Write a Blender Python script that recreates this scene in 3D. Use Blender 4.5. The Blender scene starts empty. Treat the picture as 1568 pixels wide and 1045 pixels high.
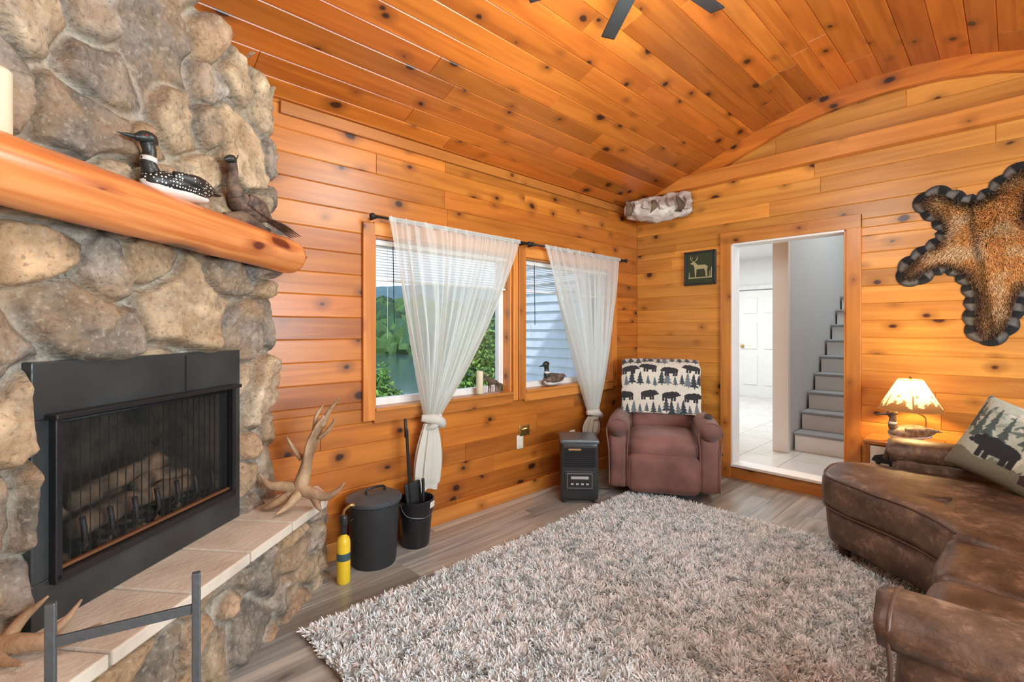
import bpy, bmesh, math, random
import numpy as np
from mathutils import Vector, Matrix, noise, Euler
random.seed(7); np.random.seed(7)
R=random.uniform
SC=bpy.context.scene
COL=SC.collection

# ------------------------------------------------------------ node helpers
def newmat(name):
    m=bpy.data.materials.new(name); m.use_nodes=True
    nt=m.node_tree; nt.nodes.clear()
    out=nt.nodes.new('ShaderNodeOutputMaterial')
    b=nt.nodes.new('ShaderNodeBsdfPrincipled')
    nt.links.new(b.outputs[0],out.inputs[0])
    return m,nt,b,out
def N(nt,t,**k):
    n=nt.nodes.new(t)
    for a,v in k.items(): setattr(n,a,v)
    return n
def mixc(nt,fac,a,b,mode='MIX'):
    n=nt.nodes.new('ShaderNodeMix'); n.data_type='RGBA'; n.blend_type=mode
    for i,v in ((0,fac),(6,a),(7,b)):
        if isinstance(v,(int,float)): n.inputs[i].default_value=v
        elif isinstance(v,tuple): n.inputs[i].default_value=(v[0],v[1],v[2],1)
        else: nt.links.new(v,n.inputs[i])
    return n.outputs[2]
def maprange(nt,v,a,b,c,d):
    n=nt.nodes.new('ShaderNodeMapRange'); n.clamp=True
    nt.links.new(v,n.inputs[0])
    for i,x in enumerate((a,b,c,d)): n.inputs[i+1].default_value=x
    return n.outputs[0]
def math_(nt,op,a,b):
    n=nt.nodes.new('ShaderNodeMath'); n.operation=op
    for i,v in enumerate((a,b)):
        if isinstance(v,(int,float)): n.inputs[i].default_value=v
        else: nt.links.new(v,n.inputs[i])
    return n.outputs[0]
def mat(name,col,rough=.5,metal=0,col2=None,vs=8,bump=.1,bs=60,coat=0,sheen=0,attr=False,emit=0):
    m,nt,b,out=newmat(name)
    tc=N(nt,'ShaderNodeTexCoord')
    n=N(nt,'ShaderNodeTexNoise'); n.inputs['Scale'].default_value=vs; n.inputs['Detail'].default_value=6
    nt.links.new(tc.outputs['Object'],n.inputs['Vector'])
    if col2 is None: col2=tuple(c*.88 for c in col)
    f=maprange(nt,n.outputs['Fac'],.35,.68,0,1)
    if attr:
        at=N(nt,'ShaderNodeVertexColor'); at.layer_name='Col'
        dark=mixc(nt,1,at.outputs[0],(.8,.8,.8),'MULTIPLY')
        c=mixc(nt,f,at.outputs[0],dark)
    else: c=mixc(nt,f,col,col2)
    nt.links.new(c,b.inputs['Base Color'])
    b.inputs['Roughness'].default_value=rough; b.inputs['Metallic'].default_value=metal
    if coat: b.inputs['Coat Weight'].default_value=coat; b.inputs['Coat Roughness'].default_value=.2
    if sheen: b.inputs['Sheen Weight'].default_value=sheen
    if bump:
        n2=N(nt,'ShaderNodeTexNoise'); n2.inputs['Scale'].default_value=bs; n2.inputs['Detail'].default_value=4
        nt.links.new(tc.outputs['Object'],n2.inputs['Vector'])
        bp=N(nt,'ShaderNodeBump'); bp.inputs['Strength'].default_value=bump; bp.inputs['Distance'].default_value=.01
        nt.links.new(n2.outputs['Fac'],bp.inputs['Height']); nt.links.new(bp.outputs[0],b.inputs['Normal'])
    if emit:
        nt.links.new(c,b.inputs['Emission Color']); b.inputs['Emission Strength'].default_value=emit
    return m
def wood(name,cl,cd,ck,rough=.36,gs=(1.1,17),knots=True,ks=(2.5,3.6),vary=(.72,1.2),red=(.88,.55,.4),redamt=.4,coat=.15,kmax=.10,warp=.14):
    m,nt,b,out=newmat(name)
    uv=N(nt,'ShaderNodeUVMap'); uv.uv_map='UVMap'
    r=N(nt,'ShaderNodeUVMap'); r.uv_map='R'
    def mp(s):
        n=N(nt,'ShaderNodeMapping'); n.inputs['Scale'].default_value=(s[0],s[1],1)
        nt.links.new(uv.outputs[0],n.inputs[0]); return n.outputs[0]
    def ns(v,sc,det,dist=0):
        n=N(nt,'ShaderNodeTexNoise'); n.inputs['Scale'].default_value=sc; n.inputs['Detail'].default_value=det
        n.inputs['Distortion'].default_value=dist; nt.links.new(v,n.inputs['Vector']); return n
    g=ns(mp(gs),1,5,1.0)
    f=maprange(nt,g.outputs['Fac'],.32,.78,0,1)
    c=mixc(nt,f,cl,cd)
    g2=ns(mp((.9,5)),1,2,.5)
    f2=maprange(nt,g2.outputs['Fac'],.3,.7,.86,1.14)
    sx=N(nt,'ShaderNodeSeparateXYZ'); nt.links.new(r.outputs[0],sx.inputs[0])
    v=maprange(nt,sx.outputs[0],0,1,vary[0],vary[1])
    vv=math_(nt,'MULTIPLY',v,f2)
    cm=N(nt,'ShaderNodeCombineColor')
    for i in range(3): nt.links.new(vv,cm.inputs[i])
    c=mixc(nt,1,c,cm.outputs[0],'MULTIPLY')
    rf=maprange(nt,sx.outputs[1],0,1,0,redamt)
    rc=mixc(nt,1,c,red,'MULTIPLY')
    c=mixc(nt,rf,c,rc)
    if knots:
        w=ns(mp((6,6)),1,2)
        ad=N(nt,'ShaderNodeVectorMath'); ad.operation='MULTIPLY_ADD'
        nt.links.new(w.outputs['Color'],ad.inputs[0]); ad.inputs[1].default_value=(warp,warp,0); nt.links.new(mp(ks),ad.inputs[2])
        vo=N(nt,'ShaderNodeTexVoronoi'); vo.voronoi_dimensions='2D'; vo.inputs['Scale'].default_value=1
        nt.links.new(ad.outputs[0],vo.inputs['Vector'])
        sc=N(nt,'ShaderNodeSeparateColor'); nt.links.new(vo.outputs['Color'],sc.inputs[0])
        sz=maprange(nt,sc.outputs[0],.1,1,.005,kmax)
        dd=math_(nt,'SUBTRACT',vo.outputs['Distance'],sz)
        halo=maprange(nt,dd,0,.16,.75,0)
        c=mixc(nt,halo,c,tuple((a*1.4+b_*.6)/2*.8 for a,b_ in zip(cd,ck)))
        k=maprange(nt,dd,-.025,.012,1,0)
        c=mixc(nt,k,c,ck)
    nt.links.new(c,b.inputs['Base Color'])
    b.inputs['Roughness'].default_value=rough
    b.inputs['Coat Weight'].default_value=coat; b.inputs['Coat Roughness'].default_value=.25
    bp=N(nt,'ShaderNodeBump'); bp.inputs['Strength'].default_value=.12; bp.inputs['Distance'].default_value=.004
    nt.links.new(g.outputs['Fac'],bp.inputs['Height']); nt.links.new(bp.outputs[0],b.inputs['Normal'])
    return m

PINE=wood('pine_wall_shaded',(.56,.205,.028),(.35,.105,.012),(.04,.011,.004))  # base colour darkened because the window wall is backlit
PINE_E=wood('pine_wall_lit',(.70,.32,.058),(.49,.185,.026),(.06,.016,.005),redamt=.25)  # same pine, lighter and yellower: lamp-side light worked into the colour
PINE_C=wood('pine_ceiling',(.56,.180,.022),(.36,.092,.010),(.035,.010,.004),vary=(.72,1.18),redamt=.5)
PINE_T=wood('pine_trim',(.66,.28,.055),(.47,.165,.025),(.12,.03,.01),kmax=.06)
LOGM=wood('mantel_pine',(.84,.36,.12),(.56,.14,.025),(.12,.02,.01),gs=(1.4,26),ks=(1.7,4.2),rough=.3,coat=.35,kmax=.16,warp=.2,vary=(1,1),redamt=.15)
SAWN=wood('sawn_log_end',(.82,.42,.18),(.66,.25,.08),(.2,.05,.02),knots=False,gs=(6,6),rough=.5)
FLOORM=wood('plank_floor',(.43,.435,.415),(.21,.22,.218),(.11,.10,.09),rough=.24,gs=(1.2,22),ks=(.9,2.5),vary=(.68,1.35),red=(1,.86,.70),redamt=.45,kmax=.03,coat=.2)
def stonemat():
    m,nt,b,out=newmat('fieldstone')
    at=N(nt,'ShaderNodeVertexColor'); at.layer_name='Col'
    tc=N(nt,'ShaderNodeTexCoord')
    n=N(nt,'ShaderNodeTexNoise'); n.inputs['Scale'].default_value=11; n.inputs['Detail'].default_value=8; n.inputs['Roughness'].default_value=.7
    nt.links.new(tc.outputs['Object'],n.inputs['Vector'])
    f=maprange(nt,n.outputs['Fac'],.3,.7,.5,1.5)
    cm=N(nt,'ShaderNodeCombineColor')
    for i in range(3): nt.links.new(f,cm.inputs[i])
    c=mixc(nt,1,at.outputs[0],cm.outputs[0],'MULTIPLY')
    n5=N(nt,'ShaderNodeTexNoise'); n5.inputs['Scale'].default_value=5; n5.inputs['Detail'].default_value=5
    nt.links.new(tc.outputs['Object'],n5.inputs['Vector'])
    c=mixc(nt,maprange(nt,n5.outputs['Fac'],.44,.62,0,.6),c,(.40,.25,.125))
    n3=N(nt,'ShaderNodeTexNoise'); n3.inputs['Scale'].default_value=60; n3.inputs['Detail'].default_value=6
    nt.links.new(tc.outputs['Object'],n3.inputs['Vector'])
    f3=maprange(nt,n3.outputs['Fac'],.56,.68,0,.4)
    c=mixc(nt,f3,c,(.56,.49,.38))
    f4=maprange(nt,n3.outputs['Fac'],.32,.44,.5,0)
    c=mixc(nt,f4,c,(.09,.068,.05))
    nt.links.new(c,b.inputs['Base Color']); b.inputs['Roughness'].default_value=.8
    bp=N(nt,'ShaderNodeBump'); bp.inputs['Strength'].default_value=.9; bp.inputs['Distance'].default_value=.016
    n2=N(nt,'ShaderNodeTexNoise'); n2.inputs['Scale'].default_value=30; n2.inputs['Detail'].default_value=9; n2.inputs['Roughness'].default_value=.62
    nt.links.new(tc.outputs['Object'],n2.inputs['Vector'])
    nt.links.new(n2.outputs['Fac'],bp.inputs['Height']); nt.links.new(bp.outputs[0],b.inputs['Normal'])
    return m
STONEM=stonemat()
HEARTH=mat('hearth_tile',(.74,.67,.56),.5,col2=(.6,.52,.42),vs=6,bump=.3)
BLACKM=mat('black_metal',(.03,.031,.034),.34,.5,vs=20,bump=.1)
SLATE=mat('slate_surround',(.050,.056,.058),.3,.2,col2=(.03,.033,.035),vs=5,bump=.15)
BLACKP=mat('black_plastic',(.025,.026,.028),.4,0,bump=.05)
DARKIRON=mat('dark_iron',(.03,.03,.032),.6,.5,bump=.4)
GREYM=mat('grey_steel',(.15,.175,.19),.4,.6,vs=30,bump=.2)
SOOT=mat('sooty_brick',(.12,.085,.062),.95,col2=(.035,.028,.022),vs=12,bump=.6)
CHAR=mat('charred_log',(.20,.13,.08),.9,col2=(.04,.03,.025),vs=10,bump=.8,bs=30)
ASHLOG=mat('fireplace_log',(.34,.22,.135),.9,col2=(.07,.05,.035),vs=14,bump=.9,bs=30)
WHITEV=mat('white_vinyl',(.8,.8,.78),.35,bump=.02)
WHITEP=mat('white_paint',(.82,.81,.79),.5,col2=(.80,.79,.775),bump=.0)
GREYP=mat('grey_wall_paint',(.62,.62,.61),.6,col2=(.60,.60,.59),bump=.0)
STAIRM=mat('stair_grey',(.29,.30,.31),.6,bump=.2)
TILE=mat('hall_tile',(.70,.68,.64),.25,col2=(.62,.6,.56),vs=4,bump=.02)
SIDING=mat('vinyl_siding',(.84,.90,.94),.5,bump=.0)
def leathermat():
    m,nt,b,out=newmat('distressed_leather')
    tc=N(nt,'ShaderNodeTexCoord')
    def ns(s,d,r=.6):
        n=N(nt,'ShaderNodeTexNoise'); n.inputs['Scale'].default_value=s; n.inputs['Detail'].default_value=d; n.inputs['Roughness'].default_value=r
        nt.links.new(tc.outputs['Object'],n.inputs['Vector']); return n.outputs['Fac']
    a=ns(4.5,8,.7)
    c=mixc(nt,maprange(nt,a,.38,.62,0,1),(.055,.032,.021),(.185,.112,.070))
    c=mixc(nt,maprange(nt,ns(9,8,.75),.54,.68,0,.75),c,(.36,.245,.165))
    v=N(nt,'ShaderNodeTexVoronoi'); v.feature='DISTANCE_TO_EDGE'; v.inputs['Scale'].default_value=34
    nt.links.new(tc.outputs['Object'],v.inputs['Vector'])
    cr=maprange(nt,v.outputs['Distance'],0,.06,.35,0)
    c=mixc(nt,cr,c,(.035,.02,.014))
    nt.links.new(c,b.inputs['Base Color'])
    nt.links.new(maprange(nt,a,.35,.65,.38,.58),b.inputs['Roughness'])
    bp=N(nt,'ShaderNodeBump'); bp.inputs['Strength'].default_value=.35; bp.inputs['Distance'].default_value=.006
    nt.links.new(math_(nt,'ADD',ns(40,5),math_(nt,'MULTIPLY',ns(8,4),2.0)),bp.inputs['Height']); nt.links.new(bp.outputs[0],b.inputs['Normal'])
    return m
LEATHER=leathermat()
MAROON=mat('brown_microfiber',(.25,.115,.092),.72,col2=(.13,.058,.048),vs=5,bump=.3,bs=200,sheen=.15)
FABRIC=mat('printed_fabric',(.5,.5,.5),.9,attr=True,vs=120,bump=.4,bs=300,sheen=.1)
RUGM=mat('shag_yarn',(.5,.5,.5),.95,attr=True,vs=30,bump=0,sheen=.2)
FURM=mat('fur',(.3,.1,.03),.7,attr=True,vs=30,bump=0)
FELT=mat('felt',(.05,.05,.05),.95,attr=True,vs=30,bump=.3)
ANTLER=mat('antler_bone',(.50,.34,.20),.55,col2=(.24,.14,.08),vs=9,bump=.5,bs=50)
BARK=mat('birch_bark',(.74,.69,.62),.8,col2=(.26,.16,.12),vs=9,bump=.8,bs=25)
YELLOW=mat('yellow_enamel',(.85,.60,.03),.35,bump=.02)
BRASS=mat('brass',(.6,.4,.13),.3,.9,bump=.05)
IVORY=mat('ivory_plastic',(.78,.74,.62),.4,bump=.02)
CANDLE=mat('candle_wax',(.72,.64,.45),.5,bump=.05)
BLACKF=mat('black_feathers',(.015,.018,.017),.35,col2=(.03,.035,.03),vs=20,bump=.2)
WHITEF=mat('white_feathers',(.75,.73,.68),.6,bump=.2)
BROWNF=mat('brown_feathers',(.20,.13,.09),.7,col2=(.05,.035,.028),vs=35,bump=.5,bs=80)
DECOY=mat('carved_decoy',(.36,.28,.19),.5,col2=(.09,.06,.04),vs=28,bump=.4,bs=60)
GREENF=mat('green_sign',(.03,.045,.02),.6,bump=.1)
TANP=mat('tan_paint',(.42,.38,.18),.6,bump=.05)
FROSTG=mat('frosted_glass_shade',(.9,.85,.75),.3,bump=0)
GRASS=mat('grass',(.10,.22,.04),.95,col2=(.05,.12,.02),vs=1.5,bump=.5)
FOREST=mat('forest',(.075,.17,.035),.95,col2=(.02,.06,.015),vs=.5,bump=1,bs=2)
WATER=mat('lake_water',(.07,.11,.12),.12,col2=(.04,.07,.07),vs=.2,bump=.25,bs=1.2)

def spottedmat():
    m,nt,b,out=newmat('loon_spots')
    tc=N(nt,'ShaderNodeTexCoord'); v=N(nt,'ShaderNodeTexVoronoi'); v.inputs['Scale'].default_value=75; v.inputs['Randomness'].default_value=.3
    nt.links.new(tc.outputs['Object'],v.inputs['Vector'])
    f=maprange(nt,v.outputs['Distance'],.25,.33,1,0)
    nt.links.new(mixc(nt,f,(.015,.017,.016),(.8,.78,.72)),b.inputs['Base Color']); b.inputs['Roughness'].default_value=.4
    return m
SPOTS=spottedmat()
def clothmat(name,col,transp,transl):
    m,nt,b,out=newmat(name)
    tc=N(nt,'ShaderNodeTexCoord'); n=N(nt,'ShaderNodeTexNoise'); n.inputs['Scale'].default_value=40
    nt.links.new(tc.outputs['Object'],n.inputs['Vector'])
    c=mixc(nt,n.outputs['Fac'],col,tuple(x*.93 for x in col))
    nt.links.new(c,b.inputs['Base Color']); b.inputs['Roughness'].default_value=.9
    tr=N(nt,'ShaderNodeBsdfTranslucent'); nt.links.new(c,tr.inputs[0])
    mx=N(nt,'ShaderNodeMixShader'); mx.inputs[0].default_value=transl
    nt.links.new(b.outputs[0],mx.inputs[1]); nt.links.new(tr.outputs[0],mx.inputs[2])
    lw=N(nt,'ShaderNodeLayerWeight'); lw.inputs[0].default_value=.5
    tf=maprange(nt,lw.outputs['Facing'],0,.75,transp,transp*.25)
    tp=N(nt,'ShaderNodeBsdfTransparent'); m2=N(nt,'ShaderNodeMixShader'); nt.links.new(tf,m2.inputs[0])
    nt.links.new(mx.outputs[0],m2.inputs[1]); nt.links.new(tp.outputs[0],m2.inputs[2]); nt.links.new(m2.outputs[0],out.inputs[0])
    return m
SHEER=clothmat('sheer_curtain',(.90,.92,.88),.42,.45)
SHEERD=clothmat('gathered_curtain',(.84,.84,.77),.06,.35)
SCREEN=clothmat('fire_screen_mesh',(.022,.021,.018),.68,.0)
def shademat():
    m,nt,b,out=newmat('painted_lampshade')
    at=N(nt,'ShaderNodeVertexColor'); at.layer_name='Col'
    nt.links.new(at.outputs[0],b.inputs['Base Color']); b.inputs['Roughness'].default_value=.8
    tr=N(nt,'ShaderNodeBsdfTranslucent'); nt.links.new(at.outputs[0],tr.inputs[0])
    mx=N(nt,'ShaderNodeMixShader'); mx.inputs[0].default_value=.3
    nt.links.new(b.outputs[0],mx.inputs[1]); nt.links.new(tr.outputs[0],mx.inputs[2]); nt.links.new(mx.outputs[0],out.inputs[0])
    return m
SHADE=shademat()
def glassmat():
    m,nt,b,out=newmat('window_glass')
    tp=N(nt,'ShaderNodeBsdfTransparent'); gl=N(nt,'ShaderNodeBsdfGlossy'); gl.inputs['Roughness'].default_value=.02
    fr=N(nt,'ShaderNodeFresnel'); fr.inputs[0].default_value=1.25
    mx=N(nt,'ShaderNodeMixShader'); nt.links.new(fr.outputs[0],mx.inputs[0])
    nt.links.new(tp.outputs[0],mx.inputs[1]); nt.links.new(gl.outputs[0],mx.inputs[2]); nt.links.new(mx.outputs[0],out.inputs[0])
    return m
GLASS=glassmat()

# ------------------------------------------------------------ mesh helpers
def E(name,loc=(0,0,0),rz=0):
    o=bpy.data.objects.new(name,None); o.location=loc; o.rotation_euler=(0,0,rz); o.empty_display_size=.1; COL.objects.link(o); return o
def link(me,name,m,parent=None,smooth=False):
    o=bpy.data.objects.new(name,me)
    if m: me.materials.append(m)
    COL.objects.link(o)
    if parent: o.parent=parent
    if smooth: me.polygons.foreach_set('use_smooth',[True]*len(me.polygons))
    return o
def adduv(me):
    co=np.array([v.co[:] for v in me.vertices])
    if len(co)==0: return
    ext=co.max(0)-co.min(0); ax=int(np.argmax(ext)); o=[i for i in range(3) if i!=ax]
    off=(R(0,20),R(0,20)); r=(R(0,1),R(0,1))
    uv=me.uv_layers.new(name='UVMap'); r2=me.uv_layers.new(name='R')
    li=np.array([l.vertex_index for l in me.loops])
    a=np.stack([co[li,ax]+off[0],co[li,o[0]]+co[li,o[1]]+off[1]],1)
    uv.data.foreach_set('uv',a.ravel()); r2.data.foreach_set('uv',np.tile(r,len(li)))
def setcol(me,cols):
    a=me.color_attributes.new('Col','FLOAT_COLOR','POINT')
    c=np.ones((len(me.vertices),4)); c[:,:3]=cols
    a.data.foreach_set('color',c.ravel())
def mesh(name,vs,fs,m,parent=None,smooth=False,uv=False):
    me=bpy.data.meshes.new(name); me.from_pydata([tuple(v) for v in vs],[],fs); me.update()
    if uv: adduv(me)
    return link(me,name,m,parent,smooth)
def fixn(me):
    bm=bmesh.new(); bm.from_mesh(me); bmesh.ops.recalc_face_normals(bm,faces=bm.faces); bm.to_mesh(me); bm.free()
def box(name,c,s,m,parent=None,rot=(0,0,0),bev=.004):
    bm=bmesh.new(); bmesh.ops.create_cube(bm,size=1)
    for v in bm.verts: v.co=Vector((v.co.x*s[0],v.co.y*s[1],v.co.z*s[2]))
    b=min(bev,min(s)*.3)
    if b>0: bmesh.ops.bevel(bm,geom=bm.edges[:],offset=b,segments=2,affect='EDGES',profile=.5)
    M=Matrix.Translation(c)@Euler(rot).to_matrix().to_4x4()
    me=bpy.data.meshes.new(name); bm.to_mesh(me); bm.free(); adduv(me); me.transform(M)
    return link(me,name,m,parent)
def rbox(name,c,s,m,parent=None,r=.04,puff=.0,rot=(0,0,0),cuts=12,wr=.0):
    n=cuts; hs=np.array(s)/2; r=min(r,min(hs)*.98)
    bm=bmesh.new(); bmesh.ops.create_cube(bm,size=2); bmesh.ops.subdivide_edges(bm,edges=bm.edges[:],cuts=n,use_grid_fill=True)
    for v in bm.verts:
        p=np.array(v.co[:])
        p=np.sign(p)*np.abs(np.sin(p*math.pi/2))
        w=p*hs; q=np.clip(w,-(hs-r),hs-r); d=w-q; L=np.linalg.norm(d)
        if L>1e-9: w=q+d/L*r
        if puff:
            for ax in range(3):
                o=[i for i in range(3) if i!=ax]
                if abs(p[ax])>.98:
                    w[ax]+=np.sign(p[ax])*puff*(1-p[o[0]]**4)*(1-p[o[1]]**4)
        if wr:
            nv=noise.noise_vector(Vector(w*6+np.array(c)*3)); w=w+np.array(nv[:])*wr
        v.co=Vector(w)
    M=Matrix.Translation(c)@Euler(rot).to_matrix().to_4x4()
    me=bpy.data.meshes.new(name); bm.to_mesh(me); bm.free(); me.transform(M); 
    return link(me,name,m,parent,True)
def catmull(P,k=6):
    P=[Vector(p) for p in P]; o=[]
    for i in range(len(P)-1):
        a=P[max(i-1,0)];b=P[i];c=P[i+1];d=P[min(i+2,len(P)-1)]
        for j in range(k):
            t=j/k; o.append(.5*((2*b)+(c-a)*t+(2*a-5*b+4*c-d)*t*t+(3*b-a-3*c+d)*t**3))
    o.append(P[-1]); return o
def tube(name,pts,rad,m,parent=None,seg=14,sm=6,nz=0,uv=False,up=(0,0,1)):
    pts=[Vector(p) for p in pts]
    rr=[(r,r) if not isinstance(r,(tuple,list)) else r for r in rad]
    if sm>1 and len(pts)>2:
        rv=catmull([Vector((a,b,0)) for a,b in rr],sm); pts=catmull(pts,sm); rr=[(max(v.x,.0005),max(v.y,.0005)) for v in rv]
    vs=[];fs=[];n=len(pts); up=Vector(up)
    prev=None
    for i,p in enumerate(pts):
        t=(pts[min(i+1,n-1)]-pts[max(i-1,0)]).normalized()
        if prev is None:
            s=t.cross(up)
            if s.length<.05: s=t.cross(Vector((0,1,0)) if abs(t.y)<.9 else Vector((1,0,0)))
        else:
            s=prev-t*prev.dot(t)
        s.normalize(); prev=s; b=s.cross(t).normalized()
        for j in range(seg):
            a=2*math.pi*j/seg
            q=p+s*math.cos(a)*rr[i][0]+b*math.sin(a)*rr[i][1]
            if nz: q+=noise.noise_vector(q*14)*nz
            vs.append(q)
    for i in range(n-1):
        for j in range(seg):
            k=(j+1)%seg; fs.append((i*seg+j,i*seg+k,(i+1)*seg+k,(i+1)*seg+j))
    c0=len(vs); vs.append(pts[0]); vs.append(pts[-1])
    for j in range(seg):
        k=(j+1)%seg; fs.append((c0,k,j)); fs.append((c0+1,(n-1)*seg+j,(n-1)*seg+k))
    o=mesh(name,vs,fs,m,parent,True)
    if uv:
        me=o.data; U=me.uv_layers.new(name='UVMap'); Q=me.uv_layers.new(name='R')
        L=[0]
        for i in range(1,n): L.append(L[-1]+(pts[i]-pts[i-1]).length)
        for poly in me.polygons:
            for li in poly.loop_indices:
                vi=me.loops[li].vertex_index
                if vi<c0: i,j=divmod(vi,seg)
                else: i,j=(0 if vi==c0 else n-1),0
                if vi<c0 and j==0 and any(me.loops[l2].vertex_index%seg==seg-1 for l2 in poly.loop_indices if me.loops[l2].vertex_index<c0): j=seg
                U.data[li].uv=(L[i]+3.3,j/seg*.6+1.7); Q.data[li].uv=(.7,.6)
    return o
def lathe(name,prof,m,parent=None,loc=(0,0,0),seg=32,smooth=True):
    vs=[];fs=[];n=len(prof)
    for r,z in prof:
        for j in range(seg):
            a=2*math.pi*j/seg; vs.append((loc[0]+r*math.cos(a),loc[1]+r*math.sin(a),loc[2]+z))
    for i in range(n-1):
        for j in range(seg):
            k=(j+1)%seg; fs.append((i*seg+j,i*seg+k,(i+1)*seg+k,(i+1)*seg+j))
    if prof[0][0]>1e-4: fs.append(tuple(range(seg-1,-1,-1)))
    if prof[-1][0]>1e-4: fs.append(tuple((n-1)*seg+j for j in range(seg)))
    o=mesh(name,vs,fs,m,parent,smooth)
    if smooth:
        md=o.modifiers.new('es','EDGE_SPLIT'); md.split_angle=math.radians(40)
    return o
def ball(name,c,r,m,parent=None,sub=3,nz=0,rot=(0,0,0)):
    bm=bmesh.new(); bmesh.ops.create_icosphere(bm,subdivisions=sub,radius=1)
    if not isinstance(r,(tuple,list)): r=(r,r,r)
    for v in bm.verts:
        k=1+(noise.noise(v.co*2.3+Vector(c)*5)*nz if nz else 0)
        v.co=Vector((v.co.x*r[0]*k,v.co.y*r[1]*k,v.co.z*r[2]*k))
    me=bpy.data.meshes.new(name); bm.to_mesh(me); bm.free()
    me.transform(Matrix.Translation(c)@Euler(rot).to_matrix().to_4x4())
    return link(me,name,m,parent,True)
def poly(name,pts,axis,d0,d1,m,parent=None):
    def P(a,b,d): return {'x':(d,a,b),'y':(a,d,b),'z':(a,b,d)}[axis]
    n=len(pts); vs=[P(a,b,d0) for a,b in pts]+[P(a,b,d1) for a,b in pts]
    fs=[tuple(range(n)),tuple(range(2*n-1,n-1,-1))]+[(i,(i+1)%n,n+(i+1)%n,n+i) for i in range(n)]
    o=mesh(name,vs,fs,m,parent,uv=True); fixn(o.data); return o
def chaikin(P,k=2):
    P=[Vector(p) for p in P]
    for _ in range(k):
        Q=[]
        for i in range(len(P)):
            a=P[i];b=P[(i+1)%len(P)]; Q+= [a*.75+b*.25,a*.25+b*.75]
        P=Q
    return P
def ringcush(name,pts,prof,m,parent=None,k=3,wr=0):
    P=chaikin([(a,b,0) for a,b in pts],k); n=len(P); c=sum(P,Vector())/n
    vs=[];fs=[]
    for ins,z in prof:
        for p in P:
            d=p-c; L=d.length; q=c+d*max(0,(1-ins/L))
            q=Vector((q.x,q.y,z))
            if wr: q+=noise.noise_vector(q*5)*wr
            vs.append(q)
    for i in range(len(prof)-1):
        for j in range(n):
            l=(j+1)%n; fs.append((i*n+j,i*n+l,(i+1)*n+l,(i+1)*n+j))
    fs.append(tuple(range(n-1,-1,-1)))
    z=prof[-1][1]; vs.append((c.x,c.y,z+.004)); 
    b=(len(prof)-1)*n
    for j in range(n): fs.append((b+j,b+(j+1)%n,len(vs)-1))
    return mesh(name,vs,fs,m,parent,True)

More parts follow.
